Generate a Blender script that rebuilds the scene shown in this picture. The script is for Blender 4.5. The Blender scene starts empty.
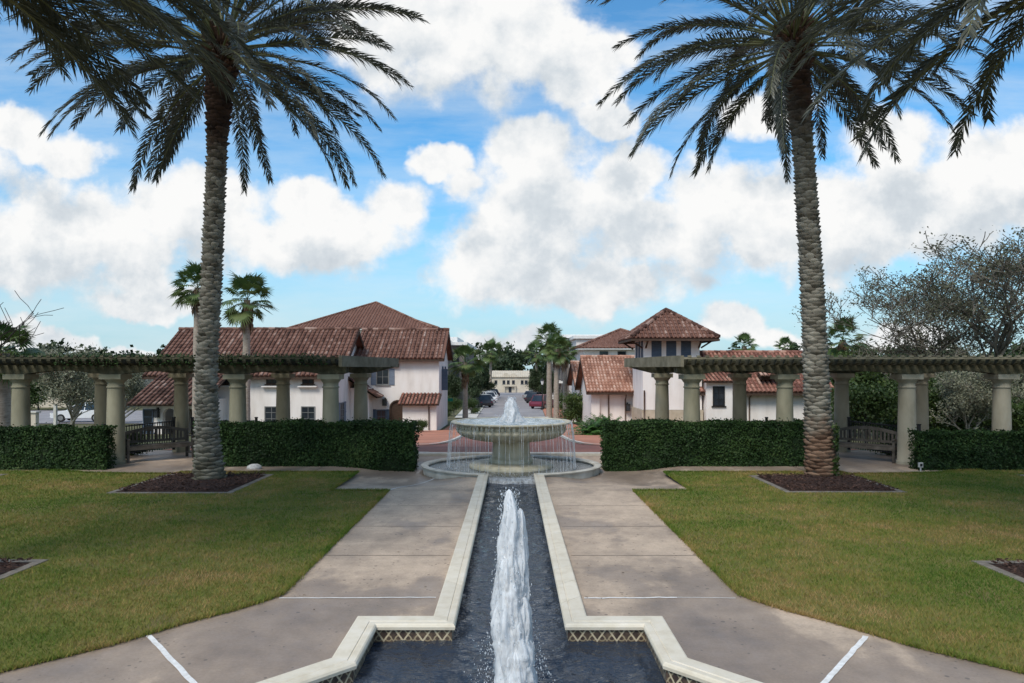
import bpy, math, random
import numpy as np
from mathutils import Vector, Matrix, noise as mnoise

random.seed(7)
RNG = np.random.default_rng(11)
PI = math.pi
S = bpy.context.scene
COL = S.collection
CAM_H, FPX = 2.6, 700.0


def sm(v, a, b):
    t = min(1.0, max(0.0, (v - a) / (b - a)))
    return t * t * (3 - 2 * t)


# ------------------------------------------------------------------ meshes
class MB:
    """collects polygons, becomes one mesh"""
    def __init__(s):
        s.v, s.f, s.r = [], [], []

    def add(s, vs, fs, r=None):
        n = len(s.v)
        s.v.extend([tuple(map(float, p)) for p in vs])
        r = random.random() if r is None else r
        for f in fs:
            s.f.append(tuple(i + n for i in f))
            s.r.append(r)
        return s

    def box(s, x0, x1, y0, y1, z0, z1, r=None):
        v = [(x0, y0, z0), (x1, y0, z0), (x1, y1, z0), (x0, y1, z0),
             (x0, y0, z1), (x1, y0, z1), (x1, y1, z1), (x0, y1, z1)]
        return s.add(v, [(0, 3, 2, 1), (4, 5, 6, 7), (0, 1, 5, 4), (1, 2, 6, 5), (2, 3, 7, 6), (3, 0, 4, 7)], r)

    def obox(s, o, rt, nm, xr, dr, zr, r=None):
        """box in a wall frame: rt to the right, nm out of the wall, z up"""
        o, rt, nm = Vector(o), Vector(rt), Vector(nm)
        v = []
        for z in zr:
            for x, d in ((xr[0], dr[0]), (xr[1], dr[0]), (xr[1], dr[1]), (xr[0], dr[1])):
                v.append(o + rt * x + nm * d + Vector((0, 0, z)))
        return s.add(v, [(0, 3, 2, 1), (4, 5, 6, 7), (0, 1, 5, 4), (1, 2, 6, 5), (2, 3, 7, 6), (3, 0, 4, 7)], r)

    def bar(s, a, b, w, h, up=(0, 0, 1), r=None):
        a, b = Vector(a), Vector(b)
        d = (b - a).normalized()
        u = Vector(up)
        sd = d.cross(u)
        if sd.length < 1e-4:
            sd = d.cross(Vector((1, 0, 0)))
        sd.normalize()
        u = sd.cross(d)
        v = []
        for p in (a, b):
            for x, z in ((-1, -1), (1, -1), (1, 1), (-1, 1)):
                v.append(p + sd * x * w / 2 + u * z * h / 2)
        return s.add(v, [(0, 1, 2, 3), (7, 6, 5, 4), (0, 4, 5, 1), (1, 5, 6, 2), (2, 6, 7, 3), (3, 7, 4, 0)], r)

    def tube(s, pts, rad, n=6, r=None, cap=True):
        pts = [Vector(p) for p in pts]
        if not hasattr(rad, '__len__'):
            rad = [rad] * len(pts)
        vs, fs = [], []
        ref = Vector((0.31, 0.17, 0.93))
        for i, p in enumerate(pts):
            d = pts[min(i + 1, len(pts) - 1)] - pts[max(i - 1, 0)]
            if d.length < 1e-9:
                d = Vector((0, 0, 1))
            d.normalize()
            a = d.cross(ref)
            if a.length < 1e-3:
                a = d.cross(Vector((1, 0, 0)))
            a.normalize()
            b = d.cross(a)
            for k in range(n):
                t = 2 * PI * k / n
                vs.append(p + (a * math.cos(t) + b * math.sin(t)) * rad[i])
        for i in range(len(pts) - 1):
            for k in range(n):
                k2 = (k + 1) % n
                fs.append((i * n + k, i * n + k2, (i + 1) * n + k2, (i + 1) * n + k))
        if cap:
            fs.append(tuple(range(n)))
            fs.append(tuple((len(pts) - 1) * n + k for k in reversed(range(n))))
        return s.add(vs, fs, r)

    def lathe(s, prof, c=(0, 0, 0), n=32, mod=None, r=None, close=False):
        vs, fs = [], []
        for i, (rr, z) in enumerate(prof):
            for k in range(n):
                t = 2 * PI * k / n
                q = rr * (mod(t, i) if mod else 1)
                vs.append((c[0] + q * math.cos(t), c[1] + q * math.sin(t), c[2] + z))
        for i in range(len(prof) - 1):
            for k in range(n):
                k2 = (k + 1) % n
                fs.append((i * n + k, i * n + k2, (i + 1) * n + k2, (i + 1) * n + k))
        if close:
            fs.append(tuple(reversed(range(n))))
            fs.append(tuple((len(prof) - 1) * n + k for k in range(n)))
        return s.add(vs, fs, r)

    def prism(s, poly, z0, z1, r=None):
        n = len(poly)
        v = [(x, y, z0) for x, y in poly] + [(x, y, z1) for x, y in poly]
        f = [tuple(reversed(range(n))), tuple(range(n, 2 * n))]
        f += [(i, (i + 1) % n, n + (i + 1) % n, n + i) for i in range(n)]
        return s.add(v, f, r)

    def extr(s, poly3, vec, r=None):
        """extrude a 3d polygon by a vector"""
        n = len(poly3)
        vec = Vector(vec)
        v = [Vector(p) for p in poly3]
        v = v + [p + vec for p in v]
        f = [tuple(reversed(range(n))), tuple(range(n, 2 * n))]
        f += [(i, (i + 1) % n, n + (i + 1) % n, n + i) for i in range(n)]
        return s.add(v, f, r)


def new_mesh(name, V, F, mat, R=None, smooth=False, uv=None):
    me = bpy.data.meshes.new(name)
    if isinstance(F, np.ndarray):
        V = np.ascontiguousarray(V, dtype=np.float32)
        k = F.shape[1]
        me.vertices.add(len(V))
        me.vertices.foreach_set('co', V.ravel())
        me.loops.add(F.size)
        me.loops.foreach_set('vertex_index', np.ascontiguousarray(F, dtype=np.int32).ravel())
        me.polygons.add(len(F))
        me.polygons.foreach_set('loop_start', np.arange(0, F.size, k, dtype=np.int32))
        me.update(calc_edges=True)
    else:
        me.from_pydata(V, [], F)
        me.update()
    if R is not None:
        at = me.attributes.new('rnd', 'FLOAT', 'FACE')
        at.data.foreach_set('value', np.asarray(R, dtype=np.float32))
    if uv is not None:
        ul = me.uv_layers.new(name='UVMap')
        ul.data.foreach_set('uv', np.asarray(uv, dtype=np.float32).ravel())
    if smooth:
        me.polygons.foreach_set('use_smooth', np.ones(len(me.polygons), dtype=bool))
    if mat:
        me.materials.append(mat)
    return me


def root_of(o):
    while o.parent:
        o = o.parent
    return o


def link(name, me, parent=None, label=None):
    o = bpy.data.objects.new(name, me)
    COL.objects.link(o)
    if parent:
        o.parent = parent
    if label:
        o['label'] = label
    return o


def part(name, mb, mat, parent, smooth=False, label=None):
    """mb is in world coordinates; the thing's own Empty is unrotated while building"""
    loc = root_of(parent).location
    V = [(a - loc.x, b - loc.y, c - loc.z) for a, b, c in mb.v]
    return link(name, new_mesh(name, V, mb.f, mat, mb.r, smooth), parent, label)


def npart(name, V, F, mat, parent, R=None, smooth=False, uv=None):
    loc = np.array(root_of(parent).location) if parent else np.zeros(3)
    return link(name, new_mesh(name, np.asarray(V) - loc, F, mat, R, smooth, uv), parent)


def thing(name, label, cat, loc=(0, 0, 0), group=None):
    o = bpy.data.objects.new(name, None)
    o.empty_display_size = 0.2
    COL.objects.link(o)
    o.location = loc
    o['label'] = label
    o['category'] = cat
    if group:
        o['group'] = group
    return o


def single(name, mb, mat, label, cat, group=None, smooth=False, kind=None):
    o = link(name, new_mesh(name, mb.v, mb.f, mat, mb.r, smooth))
    o['label'] = label
    o['category'] = cat
    if group:
        o['group'] = group
    if kind:
        o['kind'] = kind
    return o


def struct(name, me):
    o = link(name, me)
    o['kind'] = 'structure'
    return o


def dup(root, loc=None, rz=None, label=None, scale=None):
    def cp(o, p):
        c = o.copy()
        COL.objects.link(c)
        if p:
            c.parent = p
            c.matrix_parent_inverse = o.matrix_parent_inverse.copy()
        for ch in [x for x in o.children]:
            cp(ch, c)
        return c
    r = cp(root, None)
    if loc is not None:
        r.location = loc
    if rz is not None:
        r.rotation_euler = (0, 0, rz)
    if scale is not None:
        r.scale = (scale,) * 3
    if label:
        r['label'] = label
    return r


# --------------------------------------------------------------- materials
def nodes(name):
    m = bpy.data.materials.new(name)
    m.use_nodes = True
    nt = m.node_tree
    nt.nodes.clear()
    out = nt.nodes.new('ShaderNodeOutputMaterial')
    return m, nt, out


def N(nt, t, **kw):
    n = nt.nodes.new(t)
    for k, v in kw.items():
        if k.startswith('i_'):
            n.inputs[k[2:].replace('_', ' ')].default_value = v
        else:
            setattr(n, k, v)
    return n


def ramp(nt, fac, stops):
    r = nt.nodes.new('ShaderNodeValToRGB')
    e = r.color_ramp.elements
    while len(e) < len(stops):
        e.new(0.5)
    for el, (p, c) in zip(e, stops):
        el.position = p
        el.color = (c[0], c[1], c[2], 1)
    nt.links.new(fac, r.inputs[0])
    return r.outputs[0]


def math_(nt, op, a, b=None, c=None, clamp=False):
    n = nt.nodes.new('ShaderNodeMath')
    n.operation = op
    n.use_clamp = clamp
    for i, x in enumerate((a, b, c)):
        if x is None:
            continue
        if isinstance(x, (int, float)):
            n.inputs[i].default_value = x
        else:
            nt.links.new(x, n.inputs[i])
    return n.outputs[0]


def mixc(nt, f, a, b, mode='MIX'):
    n = nt.nodes.new('ShaderNodeMix')
    n.data_type = 'RGBA'
    n.blend_type = mode
    for sock, x in ((n.inputs[0], f), (n.inputs[6], a), (n.inputs[7], b)):
        if isinstance(x, (int, float)):
            sock.default_value = x
        elif isinstance(x, (tuple, list)):
            sock.default_value = (x[0], x[1], x[2], 1)
        else:
            nt.links.new(x, sock)
    return n.outputs[2]


def noise_(nt, scale, detail=4, rough=0.55, coord='Object', stretch=None):
    tc = nt.nodes.new('ShaderNodeTexCoord')
    n = nt.nodes.new('ShaderNodeTexNoise')
    n.inputs['Scale'].default_value = scale
    n.inputs['Detail'].default_value = detail
    n.inputs['Roughness'].default_value = rough
    src = tc.outputs[coord]
    if stretch:
        mp = nt.nodes.new('ShaderNodeMapping')
        mp.inputs['Scale'].default_value = stretch
        nt.links.new(src, mp.inputs[0])
        src = mp.outputs[0]
    nt.links.new(src, n.inputs['Vector'])
    return n.outputs['Fac']


def attr(nt, name='rnd'):
    a = nt.nodes.new('ShaderNodeAttribute')
    a.attribute_name = name
    return a.outputs['Fac']


def bump_(nt, h, strength=0.3, dist=0.02):
    b = nt.nodes.new('ShaderNodeBump')
    b.inputs['Strength'].default_value = strength
    b.inputs['Distance'].default_value = dist
    nt.links.new(h, b.inputs['Height'])
    return b.outputs[0]


def princ(nt, out, col, rough=0.8, normal=None, spec=0.3, metal=0.0):
    p = nt.nodes.new('ShaderNodeBsdfPrincipled')
    for nm, x in (('Base Color', col), ('Roughness', rough), ('Metallic', metal)):
        if isinstance(x, (int, float)):
            p.inputs[nm].default_value = x
        elif isinstance(x, (tuple, list)):
            p.inputs[nm].default_value = (x[0], x[1], x[2], 1)
        else:
            nt.links.new(x, p.inputs[nm])
    p.inputs['Specular IOR Level'].default_value = spec
    if normal is not None:
        nt.links.new(normal, p.inputs['Normal'])
    nt.links.new(p.outputs[0], out.inputs['Surface'])
    return p


def mat(name, c1, c2, scale=4, rough=0.8, bump=0.2, bscale=30, rv=0.0, spec=0.25, c3=None, metal=0.0, stretch=None, bdist=0.01):
    m, nt, out = nodes(name)
    f = noise_(nt, scale, 5, 0.6, stretch=stretch)
    st = [(0.35, c1), (0.65, c2)] if c3 is None else [(0.3, c1), (0.5, c2), (0.7, c3)]
    c = ramp(nt, f, st)
    if rv > 0:
        a = attr(nt)
        v = math_(nt, 'MULTIPLY_ADD', a, 2 * rv, 1 - rv)
        cm = nt.nodes.new('ShaderNodeCombineColor')
        for i in range(3):
            nt.links.new(v, cm.inputs[i])
        c = mixc(nt, 1.0, c, cm.outputs[0], 'MULTIPLY')
    nrm = None
    if bump > 0:
        nrm = bump_(nt, noise_(nt, bscale, 4, 0.6), bump, bdist)
    princ(nt, out, c, rough, nrm, spec, metal)
    return m


def leaf_mat(name, stops, trans=0.25, rough=0.5, spec=0.3, nscale=0.9):
    """colour of each leaf from its own random number, drifting over the plant"""
    m, nt, out = nodes(name)
    a = attr(nt)
    nz = noise_(nt, nscale, 3)
    f = math_(nt, 'MULTIPLY_ADD', nz, 0.9, math_(nt, 'MULTIPLY_ADD', a, 0.6, -0.25), clamp=True)
    c = ramp(nt, f, stops)
    p = princ(nt, out, c, rough, None, spec)
    if trans > 0:
        t = nt.nodes.new('ShaderNodeBsdfTranslucent')
        nt.links.new(c, t.inputs[0])
        mx = nt.nodes.new('ShaderNodeMixShader')
        mx.inputs[0].default_value = trans
        nt.links.new(p.outputs[0], mx.inputs[1])
        nt.links.new(t.outputs[0], mx.inputs[2])
        nt.links.new(mx.outputs[0], out.inputs['Surface'])
    return m


def concrete_mat():
    m, nt, out = nodes('weathered_concrete')
    big = noise_(nt, 0.42, 4, 0.6)
    mid = noise_(nt, 1.7, 6, 0.65)
    fine = noise_(nt, 34, 5, 0.75)
    mott = noise_(nt, 5.5, 6, 0.7)
    f = math_(nt, 'MULTIPLY_ADD', mid, 0.45, math_(nt, 'MULTIPLY', big, 0.6))
    c = ramp(nt, f, [(0.36, (0.29, 0.23, 0.18)), (0.48, (0.4, 0.31, 0.235)), (0.62, (0.51, 0.395, 0.295))])
    # damp areas: darker, smoother; the apron by the pool and the ground round the fountain stay wet
    tc = nt.nodes.new('ShaderNodeTexCoord')
    sx = nt.nodes.new('ShaderNodeSeparateXYZ')
    nt.links.new(tc.outputs['Object'], sx.inputs[0])
    wn = noise_(nt, 0.6, 8, 0.6, stretch=(1.2, 0.8, 1))
    nearw = math_(nt, 'MULTIPLY_ADD', sx.outputs[1], -1 / 3.0, 9.6 / 3.0, clamp=True)
    farw = math_(nt, 'MULTIPLY_ADD', sx.outputs[1], 1 / 1.6, -15.4 / 1.6, clamp=True)
    g0 = math_(nt, 'MULTIPLY_ADD', nearw, 0.17, math_(nt, 'MULTIPLY_ADD', farw, 0.15, -0.045))
    w0 = math_(nt, 'ADD', wn, g0)
    w1 = ramp(nt, w0, [(0.485, (0, 0, 0)), (0.54, (0.7, 0.7, 0.7)), (0.7, (1, 1, 1))])
    w2 = math_(nt, 'MULTIPLY', w1, math_(nt, 'MULTIPLY_ADD', mott, 0.7, 0.5, clamp=True))
    c = mixc(nt, w2, c, mixc(nt, 1.0, c, (0.5, 0.49, 0.51), 'MULTIPLY'))
    # dark pits
    vo = nt.nodes.new('ShaderNodeTexVoronoi')
    vo.inputs['Scale'].default_value = 9
    nt.links.new(tc.outputs['Object'], vo.inputs['Vector'])
    pitn = noise_(nt, 2.6, 3)
    pit = math_(nt, 'LESS_THAN', vo.outputs['Distance'], math_(nt, 'MULTIPLY_ADD', pitn, 0.6, -0.2))
    c = mixc(nt, math_(nt, 'MULTIPLY', pit, 0.55), c, (0.06, 0.05, 0.045))
    # fine grain
    g = math_(nt, 'MULTIPLY', math_(nt, 'MULTIPLY_ADD', fine, 0.7, 0.65), math_(nt, 'MULTIPLY_ADD', mott, 0.7, 0.65))
    cm = nt.nodes.new('ShaderNodeCombineColor')
    for i in range(3):
        nt.links.new(g, cm.inputs[i])
    c = mixc(nt, 1.0, c, cm.outputs[0], 'MULTIPLY')
    r = math_(nt, 'MULTIPLY_ADD', w2, -0.55, 0.85)
    nrm = bump_(nt, math_(nt, 'ADD', fine, math_(nt, 'MULTIPLY', pit, -1)), 0.25, 0.004)
    princ(nt, out, c, r, nrm, 0.35)
    return m


def tile_band_mat():
    """painted tile: cream zigzag lattice with small rings on brown"""
    m, nt, out = nodes('patterned_tile')
    uv = nt.nodes.new('ShaderNodeUVMap')
    sp = nt.nodes.new('ShaderNodeSeparateXYZ')
    nt.links.new(uv.outputs[0], sp.inputs[0])
    u, v = sp.outputs[0], sp.outputs[1]
    tri = math_(nt, 'MULTIPLY', math_(nt, 'ABSOLUTE', math_(nt, 'SUBTRACT', math_(nt, 'FRACT', u), 0.5)), 2)
    def near(a, b, w):
        return math_(nt, 'LESS_THAN', math_(nt, 'ABSOLUTE', math_(nt, 'SUBTRACT', a, b)), w)
    vv = math_(nt, 'MULTIPLY_ADD', v, 1.25, -0.12)
    l1 = near(tri, vv, 0.1)
    l2 = near(math_(nt, 'SUBTRACT', 1.0, tri), vv, 0.07)
    du = math_(nt, 'SUBTRACT', math_(nt, 'FRACT', math_(nt, 'MULTIPLY', u, 2)), 0.5)
    dv = math_(nt, 'SUBTRACT', math_(nt, 'FRACT', math_(nt, 'MULTIPLY', v, 2)), 0.5)
    rr = math_(nt, 'SQRT', math_(nt, 'ADD', math_(nt, 'MULTIPLY', du, du), math_(nt, 'MULTIPLY', dv, dv)))
    ring = near(rr, 0.3, 0.07)
    edge = math_(nt, 'GREATER_THAN', v, 0.93)
    c = ramp(nt, noise_(nt, 9, 3), [(0.4, (0.05, 0.035, 0.03)), (0.6, (0.12, 0.085, 0.06))])
    c = mixc(nt, math_(nt, 'MULTIPLY', ring, 0.75), c, (0.33, 0.27, 0.17))
    c = mixc(nt, math_(nt, 'MULTIPLY', l2, 0.8), c, (0.36, 0.3, 0.2))
    c = mixc(nt, l1, c, (0.5, 0.43, 0.3))
    c = mixc(nt, edge, c, (0.4, 0.35, 0.24))
    c = mixc(nt, math_(nt, 'LESS_THAN', v, 0.0), c, (0.02, 0.025, 0.03))
    princ(nt, out, c, 0.3, None, 0.5)
    return m


def water_mat(name, deep, rough=0.04, scale=5.0, strength=0.5, stretch=(1, 1, 1), foam=None):
    m, nt, out = nodes(name)
    a = noise_(nt, scale, 5, 0.6, stretch=stretch)
    b = noise_(nt, scale * 3.1, 3, 0.6, stretch=stretch)
    h = math_(nt, 'MULTIPLY_ADD', b, 0.35, a)
    nrm = bump_(nt, h, strength, 0.06)
    col = ramp(nt, noise_(nt, 1.3, 3), [(0.3, deep), (0.7, tuple(x * 1.4 for x in deep))])
    if foam:
        fm = ramp(nt, noise_(nt, foam[0], 7, 0.7), [(foam[1], (0, 0, 0)), (foam[2], (1, 1, 1))])
        col = mixc(nt, fm, col, (0.75, 0.8, 0.82))
    p = princ(nt, out, col, rough, nrm, 0.5)
    p.inputs['IOR'].default_value = 1.33
    return m


def foam_mat(name, alpha_lo, alpha_hi, stretch=(1, 1, 0.25), col=(0.86, 0.9, 0.94), scale=18):
    """aerated water: white scattering broken by clear streaks"""
    m, nt, out = nodes(name)
    f = noise_(nt, scale, 5, 0.7, stretch=stretch)
    a = ramp(nt, f, [(0.3, (alpha_lo,) * 3), (0.62, (alpha_hi,) * 3)])
    p = nt.nodes.new('ShaderNodeBsdfPrincipled')
    c = ramp(nt, noise_(nt, scale * 1.7, 5, 0.7, stretch=stretch), [(0.34, tuple(x * 0.8 for x in col)), (0.6, col)])
    nt.links.new(c, p.inputs['Base Color'])
    p.inputs['Roughness'].default_value = 0.25
    p.inputs['Subsurface Weight'].default_value = 0.0
    nt.links.new(bump_(nt, f, 0.4, 0.03), p.inputs['Normal'])
    tl = nt.nodes.new('ShaderNodeBsdfTranslucent')
    tl.inputs[0].default_value = (*col, 1)
    mx = nt.nodes.new('ShaderNodeMixShader')
    mx.inputs[0].default_value = 0.35
    nt.links.new(p.outputs[0], mx.inputs[1])
    nt.links.new(tl.outputs[0], mx.inputs[2])
    tr = nt.nodes.new('ShaderNodeBsdfTransparent')
    m2 = nt.nodes.new('ShaderNodeMixShader')
    nt.links.new(a, m2.inputs[0])
    nt.links.new(tr.outputs[0], m2.inputs[1])
    nt.links.new(mx.outputs[0], m2.inputs[2])
    nt.links.new(m2.outputs[0], out.inputs['Surface'])
    return m


def roof_mat(name, stops, moss=0.25):
    m, nt, out = nodes(name)
    a = attr(nt)
    nz = noise_(nt, 0.5, 4)
    f = math_(nt, 'MULTIPLY_ADD', nz, 0.8, math_(nt, 'MULTIPLY_ADD', a, 0.75, -0.28), clamp=True)
    c = ramp(nt, f, stops)
    st = ramp(nt, noise_(nt, 2.2, 6, 0.7), [(0.52, (0, 0, 0)), (0.68, (1, 1, 1))])
    c = mixc(nt, math_(nt, 'MULTIPLY', st, moss), c, (0.05, 0.045, 0.04))
    princ(nt, out, c, 0.85, bump_(nt, noise_(nt, 25, 3), 0.25, 0.01), 0.2)
    return m


def brick_mat(name, c1, c2, mortar, scale):
    m, nt, out = nodes(name)
    tc = nt.nodes.new('ShaderNodeTexCoord')
    b = nt.nodes.new('ShaderNodeTexBrick')
    b.inputs['Scale'].default_value = scale
    b.inputs['Color1'].default_value = (*c1, 1)
    b.inputs['Color2'].default_value = (*c2, 1)
    b.inputs['Mortar'].default_value = (*mortar, 1)
    b.inputs['Mortar Size'].default_value = 0.015
    nt.links.new(tc.outputs['Object'], b.inputs['Vector'])
    w = noise_(nt, 0.5, 6, 0.65)
    c = mixc(nt, 1.0, b.outputs[0], ramp(nt, w, [(0.3, (0.66, 0.62, 0.62)), (0.7, (1.12, 1.08, 1.05))]), 'MULTIPLY')
    princ(nt, out, c, 0.8, bump_(nt, noise_(nt, 30, 3), 0.2, 0.01), 0.3)
    return m


M = {}
M['concrete'] = concrete_mat()
M['joint'] = mat('white_joint_sealant', (0.62, 0.6, 0.57), (0.8, 0.79, 0.77), 14, 0.8, 0.2)
M['joint_dark'] = mat('dirty_joint', (0.07, 0.06, 0.05), (0.14, 0.12, 0.1), 14, 0.9, 0.2)
M['coping'] = mat('cream_coping_stone', (0.58, 0.51, 0.395), (0.65, 0.585, 0.47), 6, 0.65, 0.15, 60, 0.06, c3=(0.69, 0.63, 0.53))
M['ringstone'] = mat('pale_ring_stone', (0.33, 0.31, 0.265), (0.46, 0.435, 0.375), 3, 0.6, 0.15, 50, c3=(0.56, 0.54, 0.49))
M['tile'] = tile_band_mat()
M['fountain'] = mat('fountain_stone', (0.31, 0.28, 0.195), (0.46, 0.415, 0.3), 4, 0.5, 0.25, 40, c3=(0.56, 0.51, 0.4), spec=0.4, stretch=(1, 1, 0.35))
M['water'] = water_mat('dark_rippled_water', (0.022, 0.03, 0.045), 0.02, 3.2, 1.0, (1, 1.5, 1))
M['bowl_water'] = water_mat('bowl_water', (0.2, 0.25, 0.27), 0.12, 7, 0.6, foam=(5, 0.42, 0.62))
M['ring_water'] = water_mat('ring_pool_water', (0.03, 0.04, 0.045), 0.05, 7, 0.35, foam=(3, 0.6, 0.75))
M['foam'] = foam_mat('foaming_water', 0.8, 1.0, (1, 1, 0.2), (0.93, 0.95, 0.97), 16)
M['spray'] = foam_mat('water_spray', 0.1, 0.75, (1, 1, 0.12), scale=14)
M['drop'] = foam_mat('water_drops', 0.7, 1.0, (1, 1, 1))
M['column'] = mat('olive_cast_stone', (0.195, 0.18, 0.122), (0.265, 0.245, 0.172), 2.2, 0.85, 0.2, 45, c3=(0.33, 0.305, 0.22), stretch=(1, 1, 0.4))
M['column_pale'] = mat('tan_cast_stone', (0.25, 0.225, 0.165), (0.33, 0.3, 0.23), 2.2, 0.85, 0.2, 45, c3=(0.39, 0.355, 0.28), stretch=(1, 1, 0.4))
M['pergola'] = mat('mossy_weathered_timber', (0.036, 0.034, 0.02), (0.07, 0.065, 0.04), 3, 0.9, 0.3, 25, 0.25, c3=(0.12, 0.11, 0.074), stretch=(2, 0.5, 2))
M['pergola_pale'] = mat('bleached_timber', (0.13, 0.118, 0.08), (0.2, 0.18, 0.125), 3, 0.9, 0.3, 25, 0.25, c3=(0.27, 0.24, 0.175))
M['mulch'] = mat('bark_mulch', (0.028, 0.015, 0.011), (0.075, 0.04, 0.03), 26, 0.95, 0.9, 30, 0.4, c3=(0.15, 0.088, 0.066), bdist=0.04)
M['edging'] = mat('concrete_edging', (0.14, 0.122, 0.1), (0.24, 0.21, 0.175), 6, 0.9, 0.3)
M['soil'] = mat('lawn_soil', (0.09, 0.105, 0.022), (0.15, 0.145, 0.038), 1.2, 1.0, 0.5, 40, c3=(0.15, 0.12, 0.05))
M['ground'] = mat('rough_grass_ground', (0.05, 0.06, 0.025), (0.09, 0.09, 0.04), 0.2, 1.0, 0.3, 5, c3=(0.16, 0.14, 0.08))
M['stucco'] = mat('white_stucco', (0.65, 0.595, 0.55), (0.745, 0.69, 0.645), 1.6, 0.9, 0.15, 40, c3=(0.785, 0.74, 0.705), spec=0.15, stretch=(1, 1, 0.3))
M['stucco2'] = mat('cream_stucco', (0.5, 0.44, 0.35), (0.6, 0.53, 0.43), 0.6, 0.9, 0.12, 40, spec=0.15)
M['greywall'] = mat('grey_brick_wall', (0.13, 0.11, 0.1), (0.2, 0.175, 0.16), 1.0, 0.9, 0.2, 20)
M['stone'] = mat('tan_stone_base', (0.4, 0.34, 0.25), (0.5, 0.43, 0.33), 2, 0.85, 0.4, 8)
M['trim'] = mat('white_trim', (0.66, 0.65, 0.62), (0.76, 0.75, 0.73), 3, 0.6, 0.0)
M['frame_grey'] = mat('grey_window_frame', (0.16, 0.16, 0.16), (0.22, 0.22, 0.21), 3, 0.6, 0.0)
M['darkwood'] = mat('dark_brown_timber', (0.045, 0.028, 0.02), (0.08, 0.05, 0.036), 3, 0.8, 0.2, stretch=(1, 1, 5))
M['benchwood'] = mat('weathered_bench_timber', (0.055, 0.047, 0.04), (0.1, 0.088, 0.075), 4, 0.85, 0.3, 20, 0.3, c3=(0.14, 0.125, 0.11))
M['iron'] = mat('black_iron', (0.012, 0.012, 0.013), (0.025, 0.024, 0.024), 6, 0.5, 0.1)
M['glass'] = mat('dark_window_glass', (0.012, 0.016, 0.022), (0.03, 0.036, 0.045), 0.8, 0.06, 0.0, spec=0.6)
M['shutter'] = mat('blue_grey_shutter', (0.13, 0.16, 0.21), (0.18, 0.215, 0.27), 3, 0.7, 0.2, stretch=(1, 1, 12))
M['shutter_dark'] = mat('slate_blue_shutter', (0.06, 0.085, 0.125), (0.095, 0.125, 0.17), 3, 0.6, 0.2, stretch=(1, 1, 12))
M['gutter'] = mat('brown_copper_pipe', (0.1, 0.07, 0.055), (0.16, 0.115, 0.09), 5, 0.5, 0.1)
M['roof_dark'] = roof_mat('maroon_barrel_tiles', [(0.12, (0.055, 0.028, 0.021)), (0.42, (0.13, 0.064, 0.047)), (0.7, (0.22, 0.122, 0.093)), (1.0, (0.42, 0.3, 0.245))], 0.3)
M['roof_red'] = roof_mat('red_barrel_tiles', [(0.1, (0.12, 0.05, 0.038)), (0.45, (0.26, 0.115, 0.085)), (0.75, (0.39, 0.2, 0.145)), (1.0, (0.53, 0.37, 0.29))], 0.2)
M['roof_mottled'] = roof_mat('mottled_orange_tiles', [(0.1, (0.19, 0.09, 0.062)), (0.4, (0.38, 0.19, 0.13)), (0.7, (0.5, 0.3, 0.225)), (0.95, (0.6, 0.44, 0.35))], 0.35)
M['roof_brown'] = roof_mat('brown_flat_tiles', [(0.1, (0.13, 0.062, 0.045)), (0.5, (0.2, 0.1, 0.072)), (0.95, (0.29, 0.17, 0.13))], 0.2)
M['brick_light'] = brick_mat('orange_brick_paving', (0.52, 0.22, 0.135), (0.45, 0.18, 0.11), (0.36, 0.21, 0.15), 2.2)
M['brick_dark'] = brick_mat('dark_red_brick_paving', (0.26, 0.1, 0.075), (0.2, 0.08, 0.062), (0.2, 0.12, 0.1), 2.2)
M['kerb'] = mat('pale_kerb', (0.45, 0.42, 0.37), (0.6, 0.57, 0.52), 2, 0.85, 0.2)
M['asphalt'] = mat('worn_asphalt', (0.2, 0.185, 0.19), (0.27, 0.25, 0.25), 0.5, 0.8, 0.2, 40, c3=(0.32, 0.3, 0.3))
M['rock'] = mat('pale_rock', (0.35, 0.34, 0.32), (0.6, 0.58, 0.55), 9, 0.9, 0.5, 20)
M['bark_grey'] = mat('grey_bark', (0.12, 0.105, 0.085), (0.22, 0.195, 0.16), 6, 0.9, 0.4, 20)
M['bark_dark'] = mat('dark_twigs', (0.02, 0.016, 0.014), (0.045, 0.036, 0.032), 6, 0.9, 0.2, 20)
M['bark_pale'] = mat('pale_bark', (0.22, 0.2, 0.155), (0.34, 0.31, 0.25), 5, 0.9, 0.3, 20)
M['fan_trunk'] = mat('fan_palm_trunk', (0.2, 0.16, 0.125), (0.32, 0.27, 0.22), 5, 0.9, 0.5, 18, c3=(0.38, 0.33, 0.27), stretch=(1, 1, 4))
M['dead_frond'] = mat('dry_brown_fronds', (0.1, 0.06, 0.035), (0.22, 0.15, 0.09), 4, 0.9, 0.2, 20, 0.35)
M['boot_core'] = mat('palm_fibre', (0.03, 0.023, 0.018), (0.07, 0.055, 0.042), 12, 0.95, 0.6, 25)
M['paint_white'] = mat('white_car_paint', (0.7, 0.71, 0.72), (0.74, 0.75, 0.76), 1, 0.25, 0.0, spec=0.5)
M['paint_black'] = mat('black_car_paint', (0.02, 0.02, 0.024), (0.03, 0.03, 0.035), 1, 0.22, 0.0, spec=0.5)
M['paint_silver'] = mat('silver_car_paint', (0.33, 0.34, 0.35), (0.37, 0.38, 0.39), 1, 0.3, 0.0, spec=0.5, metal=0.4)
M['paint_maroon'] = mat('maroon_car_paint', (0.13, 0.015, 0.03), (0.16, 0.02, 0.035), 1, 0.25, 0.0, spec=0.5)
M['rubber'] = mat('tyre_rubber', (0.015, 0.015, 0.015), (0.025, 0.025, 0.025), 5, 0.9, 0.1)
M['chrome'] = mat('wheel_alloy', (0.4, 0.4, 0.41), (0.5, 0.5, 0.5), 5, 0.35, 0.0, metal=0.8)
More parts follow.
